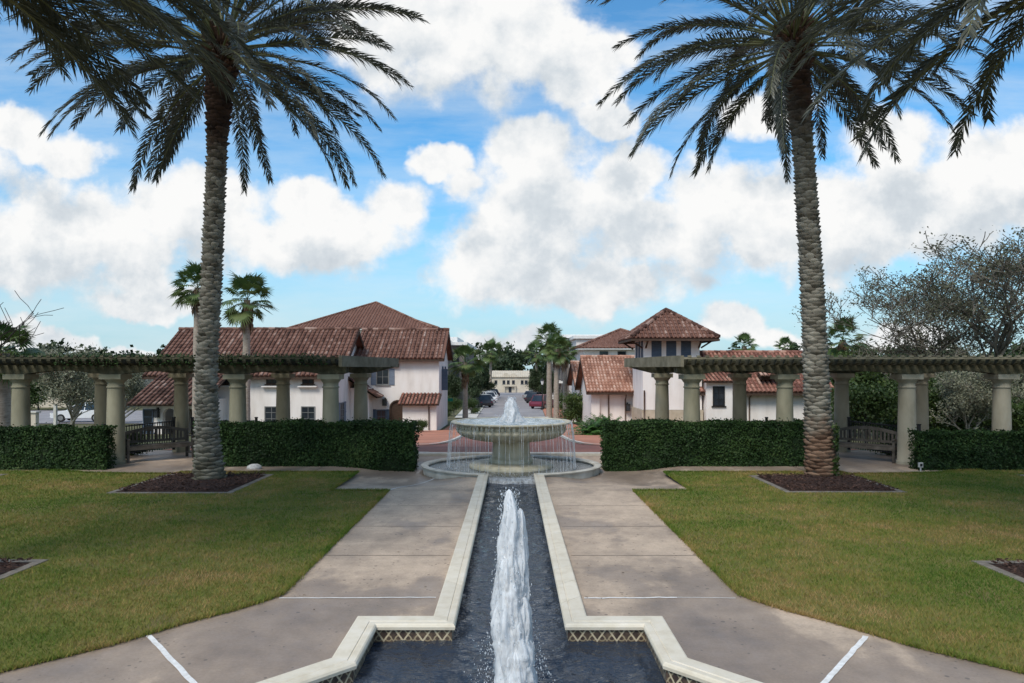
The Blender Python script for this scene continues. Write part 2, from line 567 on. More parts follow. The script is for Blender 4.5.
M['green_sign'] = mat('green_sign_enamel', (0.0, 0.13, 0.075), (0.0, 0.15, 0.09), 3, 0.4, 0.0)
M['greybox'] = mat('grey_plastic', (0.42, 0.42, 0.4), (0.5, 0.5, 0.48), 3, 0.6, 0.0)


def trunk_mat(name, red_top=None, upper=None, base_moss=0.0):
    """leaf scars: grey weathered, reddish where freshly skinned (near the ground or under the crown)"""
    m, nt, out = nodes(name)
    tc = nt.nodes.new('ShaderNodeTexCoord')
    sp = nt.nodes.new('ShaderNodeSeparateXYZ')
    nt.links.new(tc.outputs['Object'], sp.inputs[0])
    a = attr(nt)
    f = math_(nt, 'MULTIPLY_ADD', noise_(nt, 5, 4), 0.7, math_(nt, 'MULTIPLY', a, 0.4), clamp=True)
    c = ramp(nt, f, [(0.3, (0.1, 0.088, 0.068)), (0.55, (0.2, 0.18, 0.145)), (0.8, (0.31, 0.285, 0.235))])
    wob = math_(nt, 'MULTIPLY_ADD', noise_(nt, 1.8, 3), 1.6, -0.8)
    z = math_(nt, 'ADD', sp.outputs[2], wob)
    if red_top is not None:
        k = math_(nt, 'MULTIPLY_ADD', z, -2.0, red_top * 2.0, clamp=True)
        c = mixc(nt, k, c, ramp(nt, f, [(0.3, (0.1, 0.055, 0.035)), (0.7, (0.24, 0.15, 0.1))]))
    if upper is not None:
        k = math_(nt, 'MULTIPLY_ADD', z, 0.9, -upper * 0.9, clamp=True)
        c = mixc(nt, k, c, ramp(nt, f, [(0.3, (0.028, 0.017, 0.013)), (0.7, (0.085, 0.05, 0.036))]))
    if base_moss:
        k = math_(nt, 'MULTIPLY_ADD', z, -1.5, base_moss * 1.5, clamp=True)
        c = mixc(nt, math_(nt, 'MULTIPLY', k, 0.75), c, ramp(nt, f, [(0.3, (0.05, 0.045, 0.025)), (0.7, (0.13, 0.12, 0.07))]))
    princ(nt, out, c, 0.9, bump_(nt, noise_(nt, 40, 4), 0.5, 0.015), 0.15)
    return m


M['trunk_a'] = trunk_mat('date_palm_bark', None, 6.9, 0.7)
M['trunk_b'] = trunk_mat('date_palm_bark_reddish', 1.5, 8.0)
M['boots'] = mat('frond_stubs', (0.035, 0.018, 0.012), (0.09, 0.045, 0.028), 6, 0.9, 0.4, 25, 0.3, c3=(0.13, 0.09, 0.06))
M['date_leaf'] = leaf_mat('date_palm_leaf', [(0.1, (0.04, 0.043, 0.034)), (0.45, (0.075, 0.08, 0.06)), (0.75, (0.115, 0.12, 0.088)), (1.0, (0.18, 0.17, 0.12))], 0.3, 0.42, 0.4)
M['rachis'] = mat('frond_rachis', (0.1, 0.11, 0.045), (0.18, 0.175, 0.08), 3, 0.5, 0.0)
M['hedge'] = leaf_mat('hedge_leaf', [(0.1, (0.009, 0.022, 0.006)), (0.5, (0.022, 0.05, 0.013)), (0.8, (0.045, 0.085, 0.022)), (1.0, (0.085, 0.12, 0.035))], 0.15, 0.6, 0.2)
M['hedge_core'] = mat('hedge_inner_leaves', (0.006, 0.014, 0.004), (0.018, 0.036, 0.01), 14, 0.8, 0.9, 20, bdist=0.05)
M['fan_leaf'] = leaf_mat('fan_palm_leaf', [(0.1, (0.035, 0.065, 0.018)), (0.5, (0.085, 0.135, 0.04)), (0.85, (0.17, 0.2, 0.07)), (1.0, (0.28, 0.24, 0.1))], 0.25, 0.45, 0.35)
M['cycad'] = leaf_mat('bright_shrub_leaf', [(0.1, (0.03, 0.085, 0.02)), (0.5, (0.07, 0.16, 0.035)), (1.0, (0.14, 0.24, 0.06))], 0.3, 0.4, 0.35)
M['oak'] = leaf_mat('dark_tree_leaf', [(0.1, (0.016, 0.028, 0.012)), (0.5, (0.036, 0.056, 0.024)), (0.85, (0.065, 0.088, 0.038)), (1.0, (0.1, 0.12, 0.055))], 0.2, 0.5, 0.25)
M['bush'] = leaf_mat('green_bush_leaf', [(0.1, (0.022, 0.04, 0.011)), (0.5, (0.06, 0.095, 0.026)), (0.85, (0.11, 0.155, 0.042)), (1.0, (0.17, 0.2, 0.06))], 0.25, 0.45, 0.3)
M['sparse_leaf'] = leaf_mat('grey_green_leaf', [(0.1, (0.07, 0.078, 0.048)), (0.5, (0.125, 0.13, 0.082)), (1.0, (0.2, 0.195, 0.13))], 0.2, 0.55, 0.2)
M['pale_leaf'] = leaf_mat('pale_grey_green_leaf', [(0.1, (0.12, 0.13, 0.085)), (0.5, (0.22, 0.225, 0.15)), (1.0, (0.32, 0.31, 0.22))], 0.25, 0.55, 0.2)


def grass_mat():
    m, nt, out = nodes('lawn_blades')
    a = attr(nt)
    big = noise_(nt, 0.42, 5, 0.6)
    small = noise_(nt, 2.6, 4, 0.65)
    f = math_(nt, 'MULTIPLY_ADD', big, 3.0, -1.4)
    f = math_(nt, 'ADD', f, math_(nt, 'MULTIPLY_ADD', small, 1.3, -0.42))
    f = math_(nt, 'MULTIPLY_ADD', a, 0.5, math_(nt, 'MULTIPLY', f, 0.75), clamp=True)
    c = ramp(nt, f, [(0.05, (0.06, 0.125, 0.015)), (0.35, (0.125, 0.18, 0.028)), (0.58, (0.215, 0.205, 0.045)), (0.8, (0.33, 0.225, 0.08)), (1.0, (0.42, 0.28, 0.13))])
    p = princ(nt, out, c, 0.65, None, 0.15)
    t = nt.nodes.new('ShaderNodeBsdfTranslucent')
    nt.links.new(c, t.inputs[0])
    mx = nt.nodes.new('ShaderNodeMixShader')
    mx.inputs[0].default_value = 0.2
    nt.links.new(p.outputs[0], mx.inputs[1])
    nt.links.new(t.outputs[0], mx.inputs[2])
    nt.links.new(mx.outputs[0], out.inputs['Surface'])
    return m


M['grass'] = grass_mat()
# ------------------------------------------------------------ camera, light
cam = bpy.data.cameras.new('camera')
cam.sensor_width = 36
cam.lens = FPX / 1024 * 36
cam.shift_y = 27.5 / 1024
cam.clip_end = 6000
cam.clip_start = 0.1
co = bpy.data.objects.new('camera', cam)
COL.objects.link(co)
co.location = (0.02, 0, CAM_H)
co.rotation_euler = (PI / 2, 0, 0)
S.camera = co
S.view_settings.view_transform = 'Standard'
S.view_settings.look = 'None'
S.view_settings.gamma = 1
S.view_settings.exposure = 0.56

SUN_DIR = Vector((-0.32, -0.58, 0.75)).normalized()      # towards the sun
sl = bpy.data.lights.new('sun', 'SUN')
sl.energy = 2.1
sl.angle = math.radians(22)
sl.color = (1, 0.93, 0.84)
so = bpy.data.objects.new('sun', sl)
COL.objects.link(so)
so.location = (-10, -20, 40)
so.rotation_euler = SUN_DIR.to_track_quat('Z', 'Y').to_euler()

W = bpy.data.worlds.new('World')
S.world = W
W.use_nodes = True
nt = W.node_tree
nt.nodes.clear()
wo = nt.nodes.new('ShaderNodeOutputWorld')
bg = nt.nodes.new('ShaderNodeBackground')
bg.inputs[1].default_value = 0.1
nt.links.new(bg.outputs[0], wo.inputs[0])
sky = nt.nodes.new('ShaderNodeTexSky')
sky.sky_type = 'NISHITA'
sky.sun_disc = False
sky.sun_elevation = math.asin(SUN_DIR.z)
sky.sun_rotation = math.atan2(SUN_DIR.x, SUN_DIR.y)
sky.air_density = 1.0
sky.dust_density = 0.6
sky.ozone_density = 2.0

# cumulus field: billows as soft ellipses over the sky (tangents of azimuth and height), broken by noise
tc = nt.nodes.new('ShaderNodeTexCoord')
sp = nt.nodes.new('ShaderNodeSeparateXYZ')
nt.links.new(tc.outputs['Generated'], sp.inputs[0])
ay = math_(nt, 'MAXIMUM', math_(nt, 'ABSOLUTE', sp.outputs[1]), 0.12)
u0 = math_(nt, 'DIVIDE', sp.outputs[0], ay)
v0 = math_(nt, 'DIVIDE', sp.outputs[2], ay)
cv = nt.nodes.new('ShaderNodeCombineXYZ')
nt.links.new(u0, cv.inputs[0])
nt.links.new(v0, cv.inputs[1])

PUFFS = [(545, 215, 100, 95), (532, 152, 46, 36), (612, 225, 62, 55), (485, 268, 62, 42), (590, 285, 120, 26), (440, 160, 34, 22), (465, 185, 26, 20), (620, 175, 40, 40),
         (470, 35, 116, 72), (578, 68, 60, 44), (398, 10, 72, 62), (605, 118, 34, 22), (540, 20, 50, 40),
         (722, 215, 100, 62), (835, 225, 95, 62), (935, 205, 120, 62), (765, 108, 60, 24), (1015, 170, 90, 50), (890, 150, 70, 36), (1120, 200, 120, 80),
         (55, 235, 125, 72), (195, 222, 90, 50), (325, 240, 112, 34), (392, 215, 48, 30), (60, 150, 60, 22), (150, 292, 60, 18), (10, 130, 40, 26), (-110, 200, 130, 90), (300, 205, 40, 26),
         (722, 328, 40, 20), (790, 342, 50, 14), (515, 342, 45, 20), (62, 345, 50, 14), (120, 352, 44, 11), (10, 335, 40, 14), (900, 335, 60, 18),
         (300, -260, 240, 120), (760, -330, 260, 130), (560, -700, 500, 250), (-500, -100, 300, 160), (1500, -80, 330, 160), (-420, 250, 300, 50), (1480, 250, 300, 50)]

g = bpy.data.node_groups.new('cumulus_density', 'ShaderNodeTree')
g.interface.new_socket('Vector', in_out='INPUT', socket_type='NodeSocketVector')
for nm_ in ('Density', 'Body', 'Detail'):
    g.interface.new_socket(nm_, in_out='OUTPUT', socket_type='NodeSocketFloat')
gi = g.nodes.new('NodeGroupInput')
go = g.nodes.new('NodeGroupOutput')
# warp the billow outlines
wn = g.nodes.new('ShaderNodeTexNoise')
wn.inputs['Scale'].default_value = 5.5
wn.inputs['Detail'].default_value = 5
wn.inputs['Roughness'].default_value = 0.6
g.links.new(gi.outputs[0], wn.inputs['Vector'])
w1 = g.nodes.new('ShaderNodeVectorMath'); w1.operation = 'SUBTRACT'
g.links.new(wn.outputs['Color'], w1.inputs[0]); w1.inputs[1].default_value = (0.5, 0.5, 0.5)
w2 = g.nodes.new('ShaderNodeVectorMath'); w2.operation = 'MULTIPLY_ADD'
g.links.new(w1.outputs[0], w2.inputs[0]); w2.inputs[1].default_value = (0.16, 0.12, 0)
g.links.new(gi.outputs[0], w2.inputs[2])
cur = None
for px, py, a, b in PUFFS:
    uu, vv = (px - 512.5) / FPX, (369 - py) / FPX
    s1 = g.nodes.new('ShaderNodeVectorMath'); s1.operation = 'SUBTRACT'
    g.links.new(w2.outputs[0], s1.inputs[0]); s1.inputs[1].default_value = (uu, vv, 0)
    s2 = g.nodes.new('ShaderNodeVectorMath'); s2.operation = 'MULTIPLY'
    g.links.new(s1.outputs[0], s2.inputs[0]); s2.inputs[1].default_value = (FPX / a, FPX / b, 0)
    s3 = g.nodes.new('ShaderNodeVectorMath'); s3.operation = 'DOT_PRODUCT'
    g.links.new(s2.outputs[0], s3.inputs[0]); g.links.new(s2.outputs[0], s3.inputs[1])
    d = math_(g, 'SUBTRACT', 1.0, s3.outputs['Value'])
    cur = d if cur is None else math_(g, 'SMOOTH_MAX', cur, d, 0.25)
cur = math_(g, 'MAXIMUM', cur, -1.5)
f1 = g.nodes.new('ShaderNodeTexNoise')
f1.inputs['Scale'].default_value = 9
f1.inputs['Detail'].default_value = 9
f1.inputs['Roughness'].default_value = 0.62
g.links.new(gi.outputs[0], f1.inputs['Vector'])
vz = g.nodes.new('ShaderNodeTexVoronoi')
vz.feature = 'SMOOTH_F1'
vz.inputs['Scale'].default_value = 17
vz.inputs['Smoothness'].default_value = 0.4
vm = g.nodes.new('ShaderNodeVectorMath'); vm.operation = 'MULTIPLY_ADD'
g.links.new(w1.outputs[0], vm.inputs[0]); vm.inputs[1].default_value = (0.1, 0.1, 0)
g.links.new(gi.outputs[0], vm.inputs[2])
g.links.new(vm.outputs[0], vz.inputs['Vector'])
den = math_(g, 'MULTIPLY_ADD', math_(g, 'SUBTRACT', f1.outputs['Fac'], 0.5), 2.3, cur)
den = math_(g, 'MULTIPLY_ADD', math_(g, 'SUBTRACT', 0.36, vz.outputs['Distance']), 0.9, den)
g.links.new(den, go.inputs[0])
g.links.new(cur, go.inputs[1])
g.links.new(f1.outputs['Fac'], go.inputs[2])


def dens(off=None):
    n = nt.nodes.new('ShaderNodeGroup')
    n.node_tree = g
    if off:
        a = nt.nodes.new('ShaderNodeVectorMath')
        a.operation = 'ADD'
        a.inputs[1].default_value = off
        nt.links.new(cv.outputs[0], a.inputs[0])
        nt.links.new(a.outputs[0], n.inputs[0])
    else:
        nt.links.new(cv.outputs[0], n.inputs[0])
    return n.outputs


d0_, b0_, f0_ = dens()
d0 = d0_
d1, b1_, f1_ = dens((-0.02, 0.028, 0))
d2, b2_, f2_ = dens((-0.02, 0.085, 0))
alpha = nt.nodes.new('ShaderNodeMapRange')
alpha.interpolation_type = 'SMOOTHSTEP'
alpha.inputs['From Min'].default_value = -0.42
alpha.inputs['From Max'].default_value = 0.4
nt.links.new(d0, alpha.inputs['Value'])
# thin veil clouds between the cumulus
ci = nt.nodes.new('ShaderNodeTexNoise')
ci.inputs['Scale'].default_value = 4
ci.inputs['Detail'].default_value = 7
ci.inputs['Roughness'].default_value = 0.62
cm_ = nt.nodes.new('ShaderNodeMapping')
cm_.inputs['Scale'].default_value = (0.55, 2.6, 1)
cm_.inputs['Rotation'].default_value = (0, 0, 0.12)
nt.links.new(cv.outputs[0], cm_.inputs[0])
nt.links.new(cm_.outputs[0], ci.inputs['Vector'])
veil = math_(nt, 'MULTIPLY_ADD', ci.outputs['Fac'], 2.2, -0.9, clamp=True)
veil = math_(nt, 'MULTIPLY', veil, 0.75)
# sunlit where the billow thins upward, greyer under a thick body of cloud
lit = math_(nt, 'MULTIPLY_ADD', math_(nt, 'SUBTRACT', f0_, f1_), 1.5, 0.86)
thick = math_(nt, 'MULTIPLY', math_(nt, 'MAXIMUM', b2_, 0.0), math_(nt, 'MULTIPLY_ADD', f2_, 1.5, -0.1))
lit = math_(nt, 'MULTIPLY_ADD', thick, -0.62, lit, clamp=True)
cc = ramp(nt, lit, [(0.1, (3.7, 4.1, 4.5)), (0.45, (4.6, 4.95, 5.25)), (0.68, (5.75, 5.9, 6.0)), (0.9, (6.55, 6.55, 6.5))])
skyc = mixc(nt, 1.0, sky.outputs[0], (0.6, 1.14, 1.34), 'MULTIPLY')
# pale air towards the horizon
hz = nt.nodes.new('ShaderNodeMapRange')
hz.interpolation_type = 'SMOOTHSTEP'
hz.inputs['From Min'].default_value = 0.3
hz.inputs['From Max'].default_value = -0.01
nt.links.new(sp.outputs[2], hz.inputs['Value'])
base = mixc(nt, math_(nt, 'MULTIPLY', hz.outputs[0], 0.85), skyc, (3.3, 4.5, 5.15))
base = mixc(nt, veil, base, (5.4, 5.9, 6.1))
full = mixc(nt, alpha.outputs[0], base, cc)
nt.links.new(full, bg.inputs[0])
W.cycles.sampling_method = 'MANUAL'
W.cycles.sample_map_resolution = 512


# ------------------------------------------------------------------ terrain
def gz(y):
    """the garden is a level terrace; behind the fountain the ground falls to the street"""
    if y < 21:
        return 0.0
    if y < 51:
        return -1.85 * (y - 21) / 30
    return max(-1.85 - 0.0144 * (y - 51), -5.2)


def wpt(px, py):
    """ground point seen at a pixel"""
    s = (py - 369) / FPX
    y = CAM_H / s
    if y > 21:
        k = 1.85 / 30
        y = (CAM_H - k * 21) / (s - k)
        if y > 51 or y < 0:
            y = (CAM_H + 1.85 - 0.0144 * 51) / (s - 0.0144)
    return ((px - 512.5) / FPX * y, y)


def grid(name, xs, ys, zf, mat, keep=None):
    nx, ny = len(xs), len(ys)
    V = np.array([(x, y, zf(x, y)) for y in ys for x in xs])
    F = []
    for j in range(ny - 1):
        for i in range(nx - 1):
            if keep and not keep((xs[i] + xs[i + 1]) / 2, (ys[j] + ys[j + 1]) / 2):
                continue
            a = j * nx + i
            F.append((a, a + 1, a + nx + 1, a + nx))
    return struct(name, new_mesh(name, V, np.array(F), mat, None, True))


TX, TY0, TY1 = 24.0, -8.0, 24.0
xs = [-3000, -800, -300, -120, -70, -45, -TX] + list(np.linspace(-20, 20, 21)) + [TX, 45, 70, 120, 300, 800, 3000]
ys = [-600, -150, -50, TY0, 21, TY1, 30, 40, 51, 62, 80, 110, 150, 200, 250, 284, 400, 900, 3500]
grid('ground', xs, ys, lambda x, y: gz(y) - 0.012, M['ground'], lambda x, y: not (abs(x) < TX and TY0 < y < TY1))

# the rill and pool outline (inner edge of the coping), open towards the fountain
RC = (0.0, 18.7)
RA, RB = 2.22, 1.8
half = [(0.58, 17.06), (0.58, 7.0), (1.36, 7.0), (1.36, 6.08), (2.25, 5.19), (2.25, 2.2)]
OUT = [(-x, y) for x, y in half] + [(x, y) for x, y in reversed(half)]


def offset(path, d):
    """offset an open path to its left-hand side... outward for OUT"""
    res = []
    P = [Vector(p) for p in path]
    for i, p in enumerate(P):
        ns = []
        for a, b in ((i - 1, i), (i, i + 1)):
            if a < 0 or b >= len(P):
                continue
            t = (P[b] - P[a]).normalized()
            ns.append(Vector((t.y, -t.x)))
        n = sum(ns, Vector((0, 0)))
        n.normalize()
        k = 1 / max(0.3, n.dot(ns[0]))
        res.append(p + n * k * d)
    return [(q.x, q.y) for q in res]


def inside_poly(x, y, poly):
    c = False
    j = len(poly) - 1
    for i in range(len(poly)):
        xi, yi = poly[i]
        xj, yj = poly[j]
        if (yi > y) != (yj > y) and x < (xj - xi) * (y - yi) / (yj - yi) + xi:
            c = not c
        j = i
    return c


t_ = offset(OUT, 0.11)
SIGN = 1 if abs(t_[1][0]) > 0.58 else -1
DIG = offset(OUT, 0.11 * SIGN)
DIG[0] = (DIG[0][0], 17.4)
DIG[-1] = (DIG[-1][0], 17.4)


def in_pool(x, y):
    if y < 17.5 and inside_poly(x, y, DIG):
        return True
    return ((x - RC[0]) / (RA + 0.12)) ** 2 + ((y - RC[1]) / (RB + 0.12)) ** 2 < 1


def dep(x, y):
    a = abs(x)
    return -0.13 * sm(a, 0.95, 1.9) * (1 - sm(a, 3.2, 4.6)) * sm(y, 15.0, 16.9) * (1 - sm(y, 20.3, 20.9))


def tz(x, y):
    if in_pool(x, y):
        return -0.75
    return dep(x, y) + gz(y)


xs = [-TX, -20, -17, -14, -11, -9, -7.5, -6, -5.2, -4.6, -4.2, -3.8, -3.4] + [round(-3.1 + .1 * i, 2) for i in range(63)] + [3.4, 3.8, 4.2, 4.6, 5.2, 6, 7.5, 9, 11, 14, 17, 20, TX]
ys = [TY0, -4, -1, 1, 1.9] + [round(2.0 + .1 * i, 2) for i in range(191)] + [21.5, 22, 23, TY1]
grid('concrete_walkway', xs, ys, tz, M['concrete'])

# ---- water channel: coping and tiled wall
ch = thing('water_channel', 'cream stone edged water channel with patterned tile walls running down the middle of the garden', 'water channel', (0, 10, 0))
prof = [(-.03, .0), (-.035, .03), (-.025, .05), (-.012, .06), (.04, .061), (.046, .054), (.054, .054), (.06, .062), (.195, .062), (.208, .056), (.212, .045), (.212, -.25)]
mb = MB()
rings = [offset(OUT, d * SIGN) for d, z in prof]
for i in range(len(OUT) - 1):
    # each straight run cut into slabs
    L = (Vector(OUT[i + 1]) - Vector(OUT[i])).length
    n = max(1, round(L / 0.62))
    for q in range(n):
        e = 0.003 / L
        vs = []
        for k in range(len(prof)):
            a, b = Vector(rings[k][i]), Vector(rings[k][i + 1])
            for tt in (q / n + (e if q else 0), (q + 1) / n - (e if q < n - 1 else 0)):
                p = a.lerp(b, tt)
                vs.append((p.x, p.y, prof[k][1]))
        fs = [(2 * k, 2 * k + 1, 2 * k + 3, 2 * k + 2) for k in range(len(prof) - 1)]
        fs += [tuple(2 * k for k in range(len(prof)))[::-1], tuple(2 * k + 1 for k in range(len(prof)))]
        mb.add(vs, fs)
part('coping', mb, M['coping'], ch)
V, F, UV = [], [], []
acc = 0.0
TW = 0.19
for i in range(len(OUT) - 1):
    a, b = OUT[i], OUT[i + 1]
    L = math.dist(a, b)
    reps = max(1, round(L / TW))
    n = len(V)
    for p in (a, b):
        V.append((p[0], p[1], -0.6)); V.append((p[0], p[1], -0.135)); V.append((p[0], p[1], 0.03))
    F += [(n, n + 3, n + 4, n + 1), (n + 1, n + 4, n + 5, n + 2)]
    UV += [(0, -1), (reps, -1), (reps, 0), (0, 0), (0, 0), (reps, 0), (reps, 1), (0, 1)]
npart('tile_band', V, np.array(F), M['tile'], ch, None, False, UV)


def wave(x, y):
    return (0.022 * mnoise.noise((x * 5.3, y * 3.1, 1.7)) + 0.013 * mnoise.noise((x * 13, y * 8, 4.2)) +
            0.005 * mnoise.noise((x * 27, y * 19, 9.1)))


poly = [(-x - .01 if x > 0 else -x + .01, y) for x, y in half] + [(x + .01, y) for x, y in reversed(half)]
poly[0] = (poly[0][0], 17.0)
poly[-1] = (poly[-1][0], 17.0)
gx = np.arange(-2.3, 2.31, 0.04)
gy = np.concatenate([np.arange(2.15, 9, 0.04), np.arange(9, 17.06, 0.08)])
WL = -0.125
idx = {}
V, F = [], []
for j in range(len(gy) - 1):
    for i in range(len(gx) - 1):
        cx, cy = (gx[i] + gx[i + 1]) / 2, (gy[j] + gy[j + 1]) / 2
        if not (abs(cx) < 0.61 if cy > 7.02 else (abs(cx) < 1.39 if cy > 6.07 else abs(cx) < min(2.27, 1.39 + 6.08 - cy + .03))):
            continue
        q = []
        for a, b in ((i, j), (i + 1, j), (i + 1, j + 1), (i, j + 1)):
            if (a, b) not in idx:
                x, y = gx[a], gy[b]
                dj = math.hypot(x - 0.03, y - 5.75)
                idx[(a, b)] = len(V)
                V.append((x, y, WL + wave(x, y) * (1 + 1.8 * math.exp(-dj * 1.2)) + 0.012 * math.sin(dj * 24) * math.exp(-dj * 1.6)))
            q.append(idx[(a, b)])
        F.append(q)
struct('water', new_mesh('water', np.array(V), np.array(F), M['water'], None, True))

# joints in the paving
def strip(mb, pts, w, zf=0.004):
    P = [Vector(p) for p in pts]
    vs = []
    for i, p in enumerate(P):
        t = (P[min(i + 1, len(P) - 1)] - P[max(i - 1, 0)]).normalized()
        n = Vector((t.y, -t.x)) * w / 2
        for q in (p + n, p - n):
            z = zf(q.x, q.y) if callable(zf) else zf
            vs.append((q.x, q.y, z))
    mb.add(vs, [(2 * i, 2 * i + 1, 2 * i + 3, 2 * i + 2) for i in range(len(P) - 1)])


zj = lambda x, y: (gz(y) + dep(x, y)) + 0.006
wob = lambda a, b, n, s: [(a[0] + (b[0] - a[0]) * k / n + random.uniform(-s, s), a[1] + (b[1] - a[1]) * k / n + random.uniform(-s, s)) for k in range(n + 1)]
mb = MB()
strip(mb, wob((-2.62, 7.93), (-.84, 7.96), 24, .006), .022, zj)
strip(mb, wob((.84, 7.93), (1.9, 7.96), 16, .012), .03, zj)
strip(mb, wob((1.9, 7.96), (2.55, 7.93), 8, .004), .012, zj)
strip(mb, wob((-3.52, 6.82), (-2.1, 5.2), 26, .003), .05, zj)
strip(mb, wob((3.46, 6.8), (2.1, 5.2), 26, .004), .05, zj)
strip(mb, wob((-1.92, 17.4), (-2.6, 15.0), 12, .015), .035, zj)
o = struct('paving_joints', new_mesh('paving_joints', mb.v, mb.f, M['joint']))
mb = MB()
for sx in (-1, 1):
    for y in (9.75, 11.55, 13.3, 15.0):
        strip(mb, [(sx * .84, y), (sx * 2.6, y)], .012, zj)
    strip(mb, [(sx * 2.62, 7.95), (sx * 2.62, 15.0)], .012, zj)
    for x in (5, 7.5, 10, 12.5):
        strip(mb, [(sx * x, 17.62), (sx * x, 18.6)], .012, zj)
    strip(mb, [(sx * 2.62, 14.95), (sx * 3.84, 14.95)], .012, zj)
struct('paving_grooves', new_mesh('paving_grooves', mb.v, mb.f, M['joint_dark']))

# ---- lawns (mirrored)
lawn_in = [(2.62, 14.9), (2.62, 8.05), (2.72, 7.85), (2.95, 7.52), (3.3, 7.15), (3.75, 6.55), (4.4, 5.93), (5.3, 5.3), (6.6, 4.7), (8.5, 4.2), (12, 3.8), (16, 3.7),
           (20, 3.7), (20, 17.9), (12, 17.85), (11.3, 17.75), (10.6, 17.45), (9.6, 17.3), (8.3, 17.25), (8.25, 17.55), (3.84, 17.55), (3.84, 14.9)]
BEDS = {-1: [(-8.43, -5.82, 14.55, 17.18), (-8.95, -6.25, 6.85, 9.48), (-15.2, -12.35, 14.6, 17.2)],
        1: [(5.76, 8.3, 14.66, 16.98), (6.2, 8.9, 6.85, 9.42), (12.35, 15.2, 14.6, 17.1)]}
for sx, nm in ((-1, 'lawn'), (1, 'lawn')):
    mb = MB()
    pp = [(sx * x, y) for x, y in lawn_in]
    from mathutils.geometry import tessellate_polygon
    tri = tessellate_polygon([[Vector((x, y, 0)) for x, y in pp]])
    mb.add([(x, y, 0.012) for x, y in pp], [tuple(t) for t in tri])
    struct('lawn', new_mesh('lawn', mb.v, mb.f, M['soil']))


def lawn_ok(x, y):
    sx = -1 if x < 0 else 1
    if not inside_poly(abs(x), y, lawn_in):
        return False
    for a, b, c, d in BEDS[sx]:
        if a - .02 < x < b + .02 and c - .02 < y < d + .02:
            return False
    return True


for sx in (-1, 1):
    pts = []
    lim = {9: 3000, 12: 1900, 18: 1250}
    y0 = 3.7
    for y1, dn in ((7, 4200), (9, 3300), (12, 2100), (18, 1400)):
        xm = min(20, 0.78 * y1 + 2.6)
        n = int((xm - 2.6) * (y1 - y0) * dn)
        X = 2.6 + RNG.random(n) * (xm - 2.6)
        Y = y0 + RNG.random(n) * (y1 - y0)
        k = np.array([lawn_ok(sx * a, b) for a, b in zip(X, Y)])
        pts.append(np.stack([X[k] * sx, Y[k]], 1))
        y0 = y1
    # longer, ragged blades along the paving
    ed = []
    for (ax, ay), (bx, by) in zip(lawn_in, lawn_in[1:] + lawn_in[:1]):
        L = math.hypot(bx - ax, by - ay)
        m = int(L * 700)
        if max(ax, bx) > 13 or m < 1:
            continue
        q = RNG.random(m)
        ed.append(np.stack([(ax + (bx - ax) * q) * sx, ay + (by - ay) * q], 1) + RNG.normal(0, .018, (m, 2)))
    pts.append(np.concatenate(ed))
    n_edge = len(pts[-1])
    P = np.concatenate(pts)
    n = len(P)
    fs = np.clip(P[:, 1] / 8.0, 0.9, 1.7)
    ang = RNG.random(n) * 2 * PI
    h = (0.022 + 0.026 * RNG.random(n))
    h[-n_edge:] *= 1.35
    w = 0.0034 * fs * (0.8 + .5 * RNG.random(n))
    ln = 0.5 * h + 0.02 * RNG.random(n)
    a2 = RNG.random(n) * 2 * PI
    V = np.zeros((n, 3, 3))
    V[:, 0, 0] = P[:, 0] - np.cos(ang) * w; V[:, 0, 1] = P[:, 1] - np.sin(ang) * w
    V[:, 1, 0] = P[:, 0] + np.cos(ang) * w; V[:, 1, 1] = P[:, 1] + np.sin(ang) * w
    V[:, 2, 0] = P[:, 0] + np.cos(a2) * ln; V[:, 2, 1] = P[:, 1] + np.sin(a2) * ln
    V[:, :2, 2] = 0.01
    V[:, 2, 2] = 0.012 + h
    gob = link('grass', new_mesh('grass', V.reshape(-1, 3), np.arange(3 * n).reshape(-1, 3), M['grass'], RNG.random(n)))
    gob['kind'] = 'stuff'
    gob['label'] = 'short mown lawn grass with brownish patches ' + ('left' if sx < 0 else 'right') + ' of the water channel'
    gob['category'] = 'grass'

